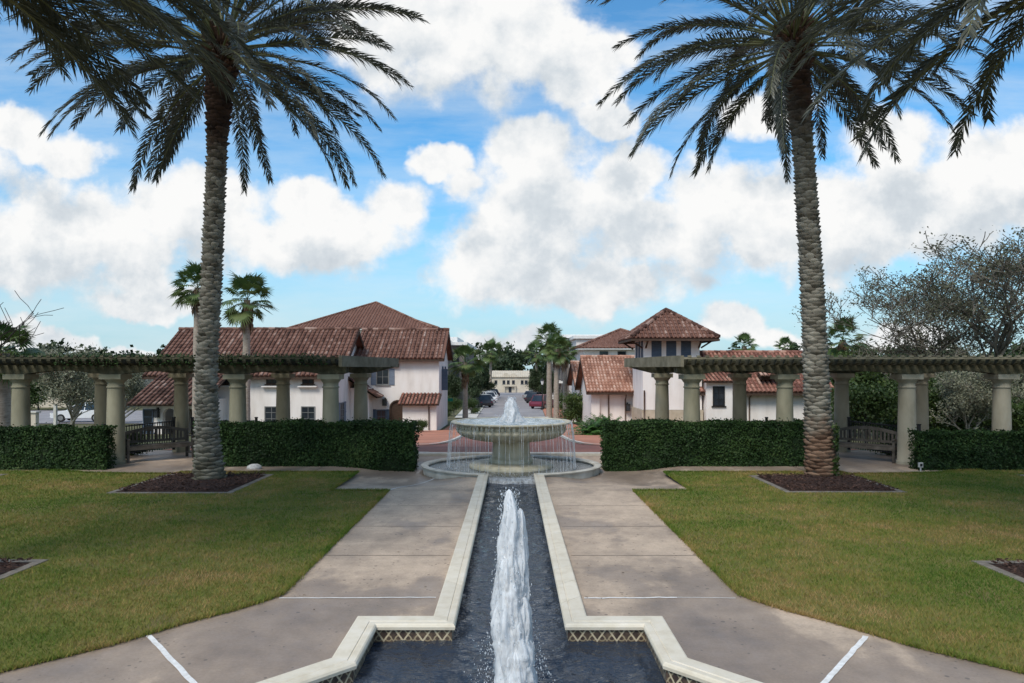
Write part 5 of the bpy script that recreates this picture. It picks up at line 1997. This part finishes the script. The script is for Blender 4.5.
def date_palm(label, axis, r0, r1, trunk_m, nf=84, seed=0, low=11.5, flare=.16, droop=0):
    """axis: trunk centre line points from ground to crown"""
    rnd = random.Random(seed)
    base, top = Vector(axis[0]), Vector(axis[-1])
    t = thing('date_palm', label, 'palm tree', base, 'date palms in the garden')
    H = top.z
    def ctr(z):
        for a, b in zip(axis[:-1], axis[1:]):
            if a[2] <= z <= b[2]:
                f = (z - a[2]) / (b[2] - a[2])
                f2 = f
                return Vector((a[0] + (b[0] - a[0]) * f2, a[1] + (b[1] - a[1]) * f2, z))
        return Vector((top.x, top.y, z))
    def rad(z):
        return r0 + (r1 - r0) * min(1, z / (H - 2)) + flare * math.exp(-z * 1.7) + .075 * sm(z, H - 2.8, H - .9)
    core = MB()
    zs = np.linspace(-.1, H + .1, 50)
    core.tube([ctr(max(0, z)) if z > 0 else Vector((base.x, base.y, z)) for z in zs], [rad(max(0, z)) - .012 for z in zs], 20, .5)
    # leaf scars in a rising spiral
    mb = MB()
    z = .0
    row = 0
    while z < H - .55:
        r_ = rad(z)
        m = 6
        for k in range(m):
            a = 2 * PI * (k + .5 * (row % 2)) / m + rnd.uniform(-.06, .06) + row * .07
            hw = 2 * PI / m * .56 * rnd.uniform(.82, 1.16)
            zz = z + rnd.uniform(-.022, .022)
            h = .08 * rnd.uniform(.8, 1.2)
            pr = .058 * rnd.uniform(.6, 1.4) + (.03 * rnd.random() if z > H - 2.8 else 0) + (.015 * rnd.random() if z < 1.2 else 0)
            vs = []
            for aa, q in ((-1, 0), (-.55, .75), (0, 1), (.55, .75), (1, 0)):
                for hh, p_ in ((-1.0, -.012), (-.1, .45 * pr * q), (.5, pr * q), (.86 - .3 * abs(aa), .0)):
                    hh = hh * (.35 + .65 * q)
                    c = ctr(min(H, max(0, zz + hh * h)))
                    rr = r_ + p_ - (.012 if abs(aa) == 1 else 0)
                    vs.append((c.x + rr * math.cos(a + aa * hw), c.y + rr * math.sin(a + aa * hw), zz + hh * h + .01 * abs(aa)))
            fs = [(i * 4 + j, (i + 1) * 4 + j, (i + 1) * 4 + j + 1, i * 4 + j + 1) for i in range(4) for j in range(3)]
            mb.add(vs, fs, rnd.random())
        z += .088 * rnd.uniform(.93, 1.07)
        row += 1
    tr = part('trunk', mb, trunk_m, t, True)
    part('fibre_core', core, M['boot_core'], tr)
    # stubs of cut fronds under the crown
    bm_ = MB()
    for k in range(120):
        zz = H - .85 + 1.0 * (k / 120)
        a = k * 2.39996
        c = ctr(min(zz, H))
        r_ = rad(zz) + .0
        o = Vector((math.cos(a), math.sin(a), 0))
        p0 = c + o * (r_ - .06); p0.z = zz
        l = .16 + .2 * rnd.random() * (k / 120) + .06
        d = (o + Vector((0, 0, .55 + .6 * k / 120))).normalized()
        bm_.tube([p0, p0 + d * l * .5, p0 + d * l], [.075, .058, .035], 5, rnd.random())
    part('frond_stubs', bm_, M['boots'], t)
    order = []
    for i in range(nf):
        q = (i + .5) / nf
        order.append(q)
    for i, q in enumerate(order):
        kind = min(len(FR) - 1, int((q ** .82) * low + rnd.uniform(-.6, .6)))
        kind = max(0, kind)
        fr = link('frond', FR[kind][rnd.randrange(2)], t)
        a = i * 2.39996 + rnd.uniform(-.25, .25)
        hz_ = H + .25 - .75 * q
        fr.location = Vector((top.x, top.y, hz_)) - base
        fr.rotation_euler = (rnd.uniform(-.35, .35), math.radians(rnd.uniform(-5, 6) + droop * q), a)
        s = rnd.uniform(.9, 1.06)
        fr.scale = (s, s, s)
    return t


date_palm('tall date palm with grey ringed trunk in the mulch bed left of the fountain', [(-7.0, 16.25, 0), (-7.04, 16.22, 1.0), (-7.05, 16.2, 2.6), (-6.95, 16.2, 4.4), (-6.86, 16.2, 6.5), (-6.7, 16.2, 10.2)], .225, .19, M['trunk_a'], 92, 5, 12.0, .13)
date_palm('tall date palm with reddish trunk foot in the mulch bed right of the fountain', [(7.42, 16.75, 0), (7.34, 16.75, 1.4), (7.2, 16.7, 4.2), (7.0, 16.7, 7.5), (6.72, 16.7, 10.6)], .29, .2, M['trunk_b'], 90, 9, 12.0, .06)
date_palm('date palm out of frame whose dark fronds hang into the top left corner', [(-7.75, 8.15, 0), (-7.7, 8.15, 3), (-7.45, 8.3, 8.5)], .23, .2, M['trunk_a'], 160, 17, 9.8, .13)
date_palm('date palm out of frame whose dark fronds hang into the top right corner', [(7.75, 8.15, 0), (7.75, 8.15, 3), (7.6, 8.3, 8.25)], .23, .2, M['trunk_a'], 100, 23, 10.6, .15)

# ivy at the foot of the right palm
n = 900
a = RNG.random(n) * 2.4 - 1.2
z = RNG.random(n) ** 1.2 * 1.3
P = np.stack([7.38 + (.36 + .06 * RNG.random(n)) * np.cos(a), 16.75 + (.36 + .05 * RNG.random(n)) * np.sin(a), z], 1)
k = np.array([mnoise.noise((p[0] * 3, p[1] * 3, p[2] * 2.5)) > -.12 for p in P])
P = P[k]
V, F = leaf_quads(P, .075, .8, np.array([1, -.3, .3]), .8)
o = npart('ivy', V, F, M['bush'], None, RNG.random(len(P)))
o['label'] = 'green ivy climbing the right side of the reddish palm foot'
o['category'] = 'ivy'
# creeper greening the top of the left pergola
n = 15000
X = -4.55 - RNG.random(n) * 12.6
Y = 18.48 + np.abs(RNG.normal(0, .5, n))
Z = 2.9 + RNG.normal(0, .05, n) - .17 * (Y < 18.62) * RNG.random(n)
k = np.array([mnoise.noise((x * 1.1, y * 1.4, 7.7)) > -.2 for x, y in zip(X, Y)])
P = np.stack([X, Y, Z], 1)[k]
V, F = leaf_quads(P, .055, .6, np.array([0, -.4, 1.0]), .9)
o = npart('creeper', V, F, M['hedge'], None, RNG.random(len(P)))
o['label'] = 'dark green creeper spread over the top of the left pergola'
o['category'] = 'creeper'


# ------------------------------------------------------------------- fan palms
def fan_leaf(seed, R=.62, pet=.75, nseg=26, droop=.5):
    rg = random.Random(seed)
    V, F = [], []
    def quad(a, b, c, d):
        n = len(V); V.extend([a, b, c, d]); F.append((n, n + 1, n + 2, n + 3))
    V += [(0, -.018, 0), (0, .018, 0), (pet, .012, -.04), (pet, -.012, -.04)]; F.append((0, 1, 2, 3))
    for i in range(nseg):
        a = math.radians(-125 + 250 * (i + .5) / nseg)
        w = math.radians(250 / nseg) * .52
        l = R * (1 - .18 * abs(a) / 2.2) * rg.uniform(.9, 1.08)
        dz = -droop * rg.uniform(.5, 1.2)
        def pt(r, an, z):
            return (pet + r * math.cos(an), r * math.sin(an), -.04 + z + .12 * abs(math.sin(an)) * r)
        r1 = l * .62
        quad(pt(.03, a, 0), pt(r1, a - w, .02 - .1 * droop), pt(l, a, dz * l * .7), pt(r1, a + w, .02 - .1 * droop))
    return np.array(V), F


FL = [fan_leaf(i, .66, .8, 24, .15 + .2 * (i % 4)) for i in range(8)]


def fan_palm_meshes(H, r, nl=30, skirt=.5, seed=0, size=1.0):
    rnd = random.Random(seed)
    mt = MB()
    n = 26
    lean = rnd.uniform(-.15, .15)
    mt.tube([(lean * (i / n) ** 2, 0, -.3 + (H + .3) * i / n) for i in range(n + 1)], [r * (1.25 - .35 * (i / n)) * (1 + .05 * rnd.uniform(-1, 1)) + .12 * r * math.exp(-i * .5) for i in range(n + 1)], 12)
    V, F, Rn = [], [], []
    c = 0
    for i in range(nl):
        q = (i + .5) / nl
        v, f = FL[rnd.randrange(8)]
        el = math.radians(78 - 128 * q + rnd.uniform(-8, 8))
        rot = Matrix.Rotation(i * 2.39996 + rnd.uniform(-.3, .3), 3, 'Z') @ Matrix.Rotation(-el, 3, 'Y') @ Matrix.Rotation(rnd.uniform(-.5, .5), 3, 'X')
        w = (np.array(rot) @ (v * size * rnd.uniform(.85, 1.1)).T).T
        # limp tips
        hor = np.hypot(w[:, 0], w[:, 1])
        w[:, 2] -= .09 * hor ** 2 / size
        w += np.array([lean, 0, H])
        V.append(w)
        F += [tuple(x + c for x in g_) for g_ in f]
        Rn += [min(1, max(0, rnd.gauss(.35 + .35 * q, .15)))] * len(f)
        c += len(v)
    crown = (np.concatenate(V), F, Rn)
    sk = MB()
    for i in range(46):
        a = i * 2.39996
        z0 = H - .05 - skirt * rnd.random()
        l = rnd.uniform(.35, .8) * size
        rr = r * 1.0
        p0 = Vector((lean + rr * math.cos(a), rr * math.sin(a), z0))
        p1 = p0 + Vector((math.cos(a) * .13, math.sin(a) * .13, -l * .5))
        p2 = p0 + Vector((math.cos(a) * .1, math.sin(a) * .1, -l))
        w = Vector((-math.sin(a), math.cos(a), 0)) * .09 * size
        sk.add([p0 - w * .3, p0 + w * .3, p1 + w, p1 - w, p2], [(0, 1, 2, 3), (3, 2, 4)])
    return mt, crown, sk


def fan_palm(label, loc, H, r=.16, nl=30, skirt=.5, seed=0, size=1.0, name='fan_palm', group='fan palms beyond the terrace'):
    t = thing(name, label, 'palm tree', (0, 0, 0), group)
    mt, cr, sk = fan_palm_meshes(H, r, nl, skirt, seed, size)
    part('trunk', mt, M['fan_trunk'], t, True)
    link('crown', new_mesh('crown', cr[0].tolist(), cr[1], M['fan_leaf'], cr[2]), t)
    if skirt > 0:
        part('dead_fronds', sk, M['dead_frond'], t)
    t.location = loc
    t.rotation_euler = (0, 0, seed * 1.3)
    return t


def ploc(px, Y):
    return ((px - 512.5) / FPX * Y, Y, gz(Y))


def ph(py, Y):
    """height above ground at distance Y that shows at pixel row py"""
    return CAM_H + (369 - py) / FPX * Y - gz(Y)


fan_palm('fan palm half hidden behind the left date palm trunk, crown above the maroon roof', ploc(197, 36), ph(288, 36), .17, 30, .9, 3, 1.0)
fan_palm('fan palm just right of the left date palm trunk, crown above the maroon roof', ploc(247, 36), ph(300, 36), .18, 30, 1.0, 7, 1.12)
fan_palm('lone fan palm with brown skirt left of the street by the two storey house', ploc(466, 60), ph(362, 60), .2, 28, 1.6, 11, 1.3)
fan_palm('tallest fan palm of the clump right of the street', ploc(550, 66), ph(339, 66), .24, 34, 1.4, 12, 1.3)
fan_palm('middle fan palm of the clump right of the street', ploc(557, 63), ph(349, 63), .22, 32, 1.2, 13, 1.15)
fan_palm('rightmost fan palm of the clump right of the street', ploc(566, 70), ph(352, 70), .22, 30, 1.2, 14, 1.15)
fan_palm('far round headed palm above the tree line left of the street end', ploc(491, 160), ph(352, 160), .3, 30, 1.0, 15, 2.4)
fan_palm('far palm above the tree line right of the street end', ploc(537, 150), ph(353, 150), .3, 26, 1.0, 16, 2.3)
fan_palm('small palm crown showing over the roof right of the tower', ploc(745, 75), ph(346, 75), .22, 26, .8, 18, 1.15)
fan_palm('palm crown showing over the roof just left of the right date palm', ploc(785, 78), ph(348, 78), .22, 26, .8, 19, 1.0)
fan_palm('fan palm crown just right of the right date palm above the pergola', ploc(843, 40), ph(340, 40), .2, 26, .6, 20, 1.1)
fan_palm('stout palm with a pinkish trunk at the left edge of the photo', ploc(2, 26), ph(352, 26), .3, 34, .5, 21, 1.0)


# ------------------------------------------------------------- trees and shrubs
def skeleton(seed, H, spread, levels, first=.35, nmain=6, up=.55, rad=.16, child=(3, 5), twist=.35, shrink=.62):
    """recursive limbs; returns list of (points, radii, level) and twig tips"""
    rnd = random.Random(seed)
    segs, tips = [], []
    def grow(p, d, L, r, lv):
        n = 5 if lv < 2 else 3
        pts, rr = [p], [r]
        for i in range(n):
            d = (d + Vector((rnd.gauss(0, twist), rnd.gauss(0, twist), rnd.gauss(0, twist) + (.08 if lv else .02))) * .45).normalized()
            p = p + d * L / n
            pts.append(p)
            rr.append(max(.011, r * (1 - .62 * (i + 1) / n)))
        segs.append((pts, rr, lv))
        if lv >= levels:
            tips.append((pts[-1], d)); tips.append((pts[-2], d))
            return
        k = rnd.randint(*child) if lv else nmain
        for j in range(k):
            f = rnd.uniform(.35, 1.0) if lv else rnd.uniform(first, 1.0)
            q = min(n - 1, int(f * n))
            b = pts[q].lerp(pts[q + 1], f * n - q) if q + 1 < len(pts) else pts[-1]
            a = rnd.uniform(0, 2 * PI)
            out = Vector((math.cos(a), math.sin(a), rnd.uniform(up - .4, up + .35)))
            nd = (d * .75 + out * (.95 if lv else 1.2)).normalized()
            grow(b, nd, L * shrink * rnd.uniform(.75, 1.15) * (spread if lv == 0 else 1), max(.005, rr[q] * .6), lv + 1)
    grow(Vector((0, 0, -.2)), Vector((rnd.uniform(-.1, .1), rnd.uniform(-.1, .1), 1)), H, rad, 0)
    return segs, tips


def tree_meshes(seed, H, spread=1.1, levels=3, n_leaf=6000, leaf=.16, sig=.35, bark='bark_grey', leafm='oak', **kw):
    segs, tips = skeleton(seed, H, spread, levels, **kw)
    mt = MB()
    for pts, rr, lv in segs:
        mt.tube(pts, rr, 7 if lv == 0 else (5 if lv == 1 else 3), None, lv < 1)
    tm = new_mesh('trunk', mt.v, mt.f, M[bark], mt.r, True)
    cm_ = None
    if n_leaf:
        T = np.array([t[0] for t in tips])
        w = RNG.random(len(T)) ** 1.5 + .1
        idx_ = RNG.choice(len(T), n_leaf, p=w / w.sum())
        P = T[idx_] + RNG.normal(0, sig, (n_leaf, 3)) * np.array([1, 1, .7])
        V, F = leaf_quads(P, leaf, .6)
        cl = RNG.random(len(T))
        rn = np.clip(.55 * cl[idx_] + .45 * RNG.random(n_leaf), 0, 1)
        cm_ = new_mesh('crown', V, F, M[leafm], rn)
    return tm, cm_


def tree(name, label, cat, meshes, loc, rz=0, scale=1.0, group=None):
    t = thing(name, label, cat, (0, 0, 0), group)
    link('trunk', meshes[0], t)
    if meshes[1]:
        link('crown', meshes[1], t)
    t.location = loc
    t.rotation_euler = (0, 0, rz)
    t.scale = (scale,) * 3 if not hasattr(scale, '__len__') else scale
    return t


OAK = [tree_meshes(30 + i, 4.2, 1.0, 3, 13000, .3, .55, 'bark_grey', 'oak', first=.3, nmain=8, up=.5, rad=.24) for i in range(3)]
BSH = [tree_meshes(50 + i, 1.9, .9, 2, 9000, .13, .3, 'bark_grey', 'bush', first=.08, nmain=11, up=.35, rad=.07, child=(4, 6)) for i in range(3)]
SPARSE = tree_meshes(71, 4.2, 1.05, 4, 15000, .075, .12, 'bark_grey', 'sparse_leaf', first=.12, nmain=15, up=.4, rad=.13, child=(4, 5), shrink=.6)
MYRT = tree_meshes(75, 2.2, 1.1, 4, 12000, .1, .22, 'bark_pale', 'pale_leaf', first=.1, nmain=10, up=.55, rad=.11, child=(3, 5), shrink=.62)
BARE = tree_meshes(83, 4.0, 1.05, 3, 0, .1, .1, 'bark_dark', 'sparse_leaf', first=.35, nmain=11, up=.35, rad=.13, child=(4, 6), shrink=.6)

# street trees, left then right
GS = 'dark trees along the street'
for (px, Y, top, lb) in [(455, 92, 374, 'dark street tree just right of the two storey house'), (474, 90, 368, 'dark street tree behind the lone fan palm'),
                         (463, 118, 358, 'tall dark tree rising behind the street trees on the left'), (482, 135, 368, 'dark tree leaning over the far end of the street on the left'),
                         (537, 124, 370, 'dark round tree before the cream villa on the right of the street'), (550, 108, 372, 'dark tree shading the maroon car right of the street'),
                         (556, 150, 360, 'dark tree behind the fan palm clump right of the street')]:
    i = len(bpy.data.objects) % 3
    hgt = ph(top, Y) / 7.0
    tree('street_tree', lb, 'tree', OAK[i], ploc(px, Y), px * 1.7, (hgt * .72, hgt * .72, hgt), GS)
# shrubs low in the street scene
for (px, Y, top, i, lb) in [(455, 70, 395, 0, 'low dark shrub at the foot of the two storey house by the street sign'), (472, 74, 396, 1, 'dark shrub behind the trunk of the lone fan palm'),
                            (579, 57.5, 388, 2, 'tall green shrub between the two orange roofed cottages'), (570, 75, 390, 0, 'green shrub before the dark grey flats'),
                            (424, 46, 420, 1, 'low clipped shrub at the foot of the lean to'), (445, 66, 404, 2, 'dark shrub beside the brick path at the corner of the two storey house')]:
    tree('shrub', lb, 'shrub', BSH[i], ploc(px, Y), px * 1.1, max(.3, ph(top, Y) / 3.0), 'shrubs along the street')

# cycad like plants by the cottage
def feather_clump(label, loc, n, L, seed):
    t = thing('palm_shrub', label, 'shrub', (0, 0, 0), 'bright feathery shrubs by the cottage')
    rnd = random.Random(seed)
    V, F, R_ = [], [], []
    for i in range(n):
        a, el = i * 2.4 + rnd.random(), math.radians(rnd.uniform(8, 80))
        o = Vector((math.cos(a), math.sin(a), 0))
        sd = Vector((-o.y, o.x, 0))
        p0 = Vector((rnd.gauss(0, .12 * L), rnd.gauss(0, .12 * L), .05))
        l = L * rnd.uniform(.7, 1.1)
        prev = None
        m = 9
        rr = rnd.random()
        for k in range(m):
            f = k / (m - 1)
            c = p0 + o * (l * f * math.cos(el)) + Vector((0, 0, l * (f * math.sin(el) - .38 * f * f)))
            w = .16 * L * math.sin(PI * min(1, .08 + f * .95))
            # each leaf is a row of leaflets either side of the midrib
            for s_ in (-1, 1):
                b = len(V)
                V += [c, c + o * .05 * L, c + sd * s_ * w + o * (.12 * L) + Vector((0, 0, -.05 * L)), c + sd * s_ * w * .5 - Vector((0, 0, .0))]
                F.append((b, b + 1, b + 2, b + 3)); R_.append(min(1, max(0, rr * .7 + .3 * rnd.random())))
    link('foliage', new_mesh('foliage', [tuple(v) for v in V], F, M['cycad'], R_), t)
    mb = MB()
    mb.tube([(0, 0, -.2), (0, 0, .25)], [.2, .13], 8)
    link('stem', new_mesh('stem', mb.v, mb.f, M['fan_trunk']), t)
    t.location = loc


feather_clump('bright green feathery shrub left of the pair before the cottage', ploc(594, 40), 110, 1.55, 1)
feather_clump('bright green feathery shrub right of the pair before the cottage, taller', ploc(606, 42.5), 120, 1.9, 2)
feather_clump('bright green feathery shrub at the corner of the long hedge right of the fountain', ploc(619, 36), 80, 1.2, 3)

# right side thicket behind the pergola
GT = 'green bushes behind the right pergola'
for (px, Y, top, i, k, lb) in [(868, 27, 374, 0, 1.0, 'green bush directly behind the bench under the right pergola'), (893, 29.5, 362, 1, 1.0, 'tall green bush left of the paired columns on the right'),
                               (938, 27.5, 380, 2, 1.1, 'green bush between the paired columns and the last column on the right'), (968, 31, 366, 0, 1.2, 'tall green bush seen through the rightmost bay of the pergola'),
                               (1004, 28, 392, 1, 1.0, 'lower light green bush behind the rightmost column'), (1022, 34, 355, 2, 1.3, 'big green bush at the right edge behind the pergola'),
                               (916, 36, 350, 0, 1.1, 'bushy green tree topping the pergola right of the palm crown'), (866, 38, 338, 2, .8, 'green tree crown just above the right pergola beside the palm crown'),
                               (985, 38, 340, 1, 1.2, 'green tree mass below the half bare tree on the right')]:
    h_ = ph(top, Y)
    tree('bush', lb, 'bush', BSH[i], ploc(px, Y), px * 1.3, (h_ / 3.0 * k, h_ / 3.0 * k, h_ / 3.0), GT)
# pale limbed tree inside the thicket
tree('crape_myrtle', 'small tree with pale bare limbs among the bushes on the right', 'tree', MYRT, ploc(972, 26), 2.0, .85)
tree('half_bare_tree', 'large half bare tree with fine grey branches rising at the right edge', 'tree', SPARSE, ploc(1000, 31), .6, tuple(ph(200, 31) / 8.0 * q for q in (1.25, 1.25, 1)))
tree('half_bare_tree', 'smaller half bare tree with fine grey branches left of the large one at right', 'tree', SPARSE, ploc(925, 33), 2.7, tuple(ph(250, 33) / 8.0 * q for q in (1.2, 1.2, 1)))
tree('bare_tree', 'leafless tree reaching dark branches in from the left edge', 'tree', BARE, ploc(-75, 22), 1.0, ph(215, 22) / 7.5)
tree('crape_myrtle', 'grey green crape myrtle with pale stems by the car park under the left pergola', 'tree', MYRT, ploc(70, 44), .4, ph(350, 44) / 3.6)
tree('crape_myrtle', 'second crape myrtle left of the porch roof behind the left pergola', 'tree', MYRT, ploc(122, 58), 1.9, ph(356, 58) / 4.0)
tree('bush', 'dark bush behind the car park at far left', 'bush', BSH[0], ploc(40, 84), .4, 1.6)
tree('bush', 'dark bush behind the white car at far left', 'bush', BSH[1], ploc(86, 86), 1.4, 1.5)
tree('bush', 'dark bush at the left edge beside the stout palm', 'bush', BSH[2], ploc(20, 82), 2.4, 1.6)
# dark low planting behind the benches
for sx in (-1, 1):
    t = tree('shrub', 'dark low shrub behind the iron fence and bench on the ' + ('left' if sx < 0 else 'right'), 'shrub', BSH[1], (sx * 12.0, 21.0, -.1), sx * 1.1, (.3, .55, .3), 'low shrubs behind the benches')

# far woods closing the horizon
woods = []
V, F, R_ = [], [], []
c = 0
for side, rng_ in (('a', 1),):
    rw = random.Random(4)
    spots = []
    for k in range(150):
        x = rw.uniform(-230, 230)
        y = rw.uniform(215, 300)
        spots.append((x, y, rw.uniform(9, 14.5)))
    for k in range(70):
        sx = rw.choice((-1, 1))
        spots.append((sx * rw.uniform(48, 120), rw.uniform(105, 190), rw.uniform(7, 11)))
    for x, y, h in spots:
        n = 900
        w = h * rw.uniform(.35, .6)
        m = 9
        cl = np.array([(rw.gauss(0, .4), rw.gauss(0, .4), rw.uniform(.35, .92)) for _ in range(m)])
        i_ = RNG.integers(0, m, n)
        P = cl[i_] + RNG.normal(0, .17, (n, 3)) * np.array([1, 1, .55])
        P = P * np.array([w, w, h]) + np.array([x, y, gz(y)])
        v, f = leaf_quads(P, 1.15, .7)
        V.append(v); F.append(f + c); c += len(v)
        R_.append(np.clip(rw.random() * .5 + .5 * RNG.random(n), 0, 1))
o = npart('far_woods', np.concatenate(V), np.concatenate(F), M['oak'], None, np.concatenate(R_))
o['kind'] = 'stuff'
o['label'] = 'far dark woods closing the horizon behind the villa and houses'
o['category'] = 'woods'


# ------------------------------------------------------------------------ cars
def car(label, paint, loc, rz, group, tall=0.0):
    t = thing('parked_car', label, 'car', (0, 0, 0), group)
    L, Wd = 4.5, 1.8
    prof = [(-2.2, .35), (-2.25, .6), (-2.15, .9), (-1.5, .98), (1.0, .96), (1.9, .82), (2.2, .66), (2.25, .4), (2.15, .28), (-2.1, .28)]
    mb = MB()
    rows = [(-.9, .9), (-.86, 1.0), (.86, 1.0), (.9, .9)]
    vs = []
    for y, k in rows:
        for x, z in prof:
            vs.append((x * (1 if k == 1 else .985), y, .28 + (z - .28) * k + (.04 if k < 1 else 0)))
    n = len(prof)
    fs = [(r * n + i, r * n + (i + 1) % n, (r + 1) * n + (i + 1) % n, (r + 1) * n + i) for r in range(3) for i in range(n)] + [tuple(range(n)), tuple(reversed(range(3 * n, 4 * n)))]
    mb.add(vs, fs)
    body = part('body', mb, M[paint], t)
    g = [(-1.75 - tall * .3, .95), (-1.2 - tall * .6, 1.42 + tall), (.15, 1.44 + tall), (1.0, .94)]
    mb = MB()
    vs = []
    for y, q in ((-.82, 0), (.82, 0)):
        for x, z in g:
            vs.append((x, y * (1 if z < 1 else .82), z))
    mb.add(vs, [(0, 1, 2, 3), (7, 6, 5, 4), (0, 4, 5, 1), (1, 5, 6, 2), (2, 6, 7, 3), (3, 7, 4, 0)])
    part('glasshouse', mb, M['glass'], t)
    mb = MB()
    mb.add([(-1.22 - tall * .6, -.68, 1.425 + tall), (.17, -.68, 1.445 + tall), (.17, .68, 1.445 + tall), (-1.22 - tall * .6, .68, 1.425 + tall),
            (-1.1 - tall * .6, -.6, 1.47 + tall), (.1, -.6, 1.48 + tall), (.1, .6, 1.48 + tall), (-1.1 - tall * .6, .6, 1.47 + tall)],
           [(0, 1, 5, 4), (1, 2, 6, 5), (2, 3, 7, 6), (3, 0, 4, 7), (4, 5, 6, 7)])
    for s in (-1, 1):
        for a, b in (((1.0, .82 * s, .94), (.15, .675 * s, 1.44 + tall)), ((-1.75 - tall * .3, .82 * s, .95), (-1.2 - tall * .6, .675 * s, 1.43 + tall)), ((-.45, .82 * s, .95), (-.5, .675 * s, 1.44 + tall))):
            mb.bar(a, b, .07, .05)
    part('roof', mb, M[paint], t)
    for x in (-1.35, 1.38):
        for s in (-1, 1):
            mb = MB()
            mb.tube([(x, s * .72, .33), (x, s * .915, .33)], .33, 18)
            w = part('wheel', mb, M['rubber'], t)
            mb = MB()
            mb.tube([(x, s * .9, .33), (x, s * .925, .33)], .2, 12)
            part('rim', mb, M['chrome'], w)
    for x, m, nm in ((2.2, 'trim', 'headlight'), (-2.19, 'paint_maroon', 'tail_light')):
        for s in (-1, 1):
            mb = MB(); mb.box(x - .04, x + .045, s * .72 - .13, s * .72 + .13, .62, .76)
            part(nm, mb, M[m], t)
    t.location = loc
    t.rotation_euler = (0, 0, rz)


GC = 'cars parked along the street'
def pcar(px, Y, lb, paint, rz, tall=0.0):
    x, y, z = ploc(px, Y)
    car(lb, paint, (x, y, z + .06), rz, GC, tall)


pcar(480.5, 92, 'dark car nearest on the left kerb of the street', 'paint_black', PI / 2 + .45, .15)
pcar(483.5, 98, 'silver car second from the front on the left kerb', 'paint_silver', PI / 2 + .45, .1)
pcar(487, 110, 'white car in the middle of the left row of parked cars', 'paint_white', PI / 2 + .45, .2)
pcar(489.5, 124, 'second white car, further along the left row', 'paint_white', PI / 2 + .45, .1)
pcar(492, 142, 'black car at the far end of the left row', 'paint_black', PI / 2 + .45, .2)
pcar(544, 88, 'maroon car parked on the right side of the street', 'paint_maroon', PI / 2 - .5, .25)
pcar(537, 108, 'dark car behind the maroon one on the right of the street', 'paint_black', PI / 2 - .5, .2)
pcar(533, 126, 'silver car furthest away on the right of the street', 'paint_silver', PI / 2 - .5, .1)
x, y, z = ploc(84, 60)
car('white car in the car park seen under the left pergola', 'paint_white', (x, y, z + .12), math.radians(188), None, .12)
# street lamp, sign, planter
x, y, z = ploc(543, 84)
t = thing('street_lamp', 'dark street lamp with a lantern head right of the street', 'street lamp', (x, y, z))
mb = MB(); mb.lathe([(.2, 0), (.2, .25), (.12, .35), (.07, .6), (.055, 3.0), (.1, 3.05)], (x, y, z), 10, None, None, True); part('pole', mb, M['iron'], t)
mb = MB(); mb.lathe([(.1, 3.06), (.2, 3.45), (.22, 3.5)], (x, y, z), 8, None, None, True); part('lantern', mb, M['trim'], t)
mb = MB(); mb.lathe([(.26, 3.5), (.12, 3.7), (.03, 3.85)], (x, y, z), 8, None, None, True); part('cap', mb, M['iron'], t)
x, y, z = ploc(448.5, 58)
t = thing('street_sign', 'green street name blade on a post at the corner of the two storey house', 'street sign', (x, y, z))
mb = MB(); mb.tube([(x - .35, y, z), (x - .35, y, ph(396, 58) + z)], .035, 8); part('post', mb, M['iron'], t)
mb = MB(); mb.box(x - .4, x + .42, y - .03, y + .03, ph(401.3, 58) + z, ph(398.2, 58) + z); part('blade', mb, M['green_sign'], t)
x, y, z = ploc(542, 60)
t = thing('planter', 'low brick planter with a pale rim behind the right rim of the fountain', 'planter', (x, y, z))
mb = MB(); mb.box(x - .55, x + .55, y - .4, y + .4, z - .2, z + .38); part('brick_base', mb, M['brick_dark'], t)
mb = MB(); mb.box(x - .6, x + .6, y - .45, y + .45, z + .382, z + .46); part('rim', mb, M['kerb'], t)
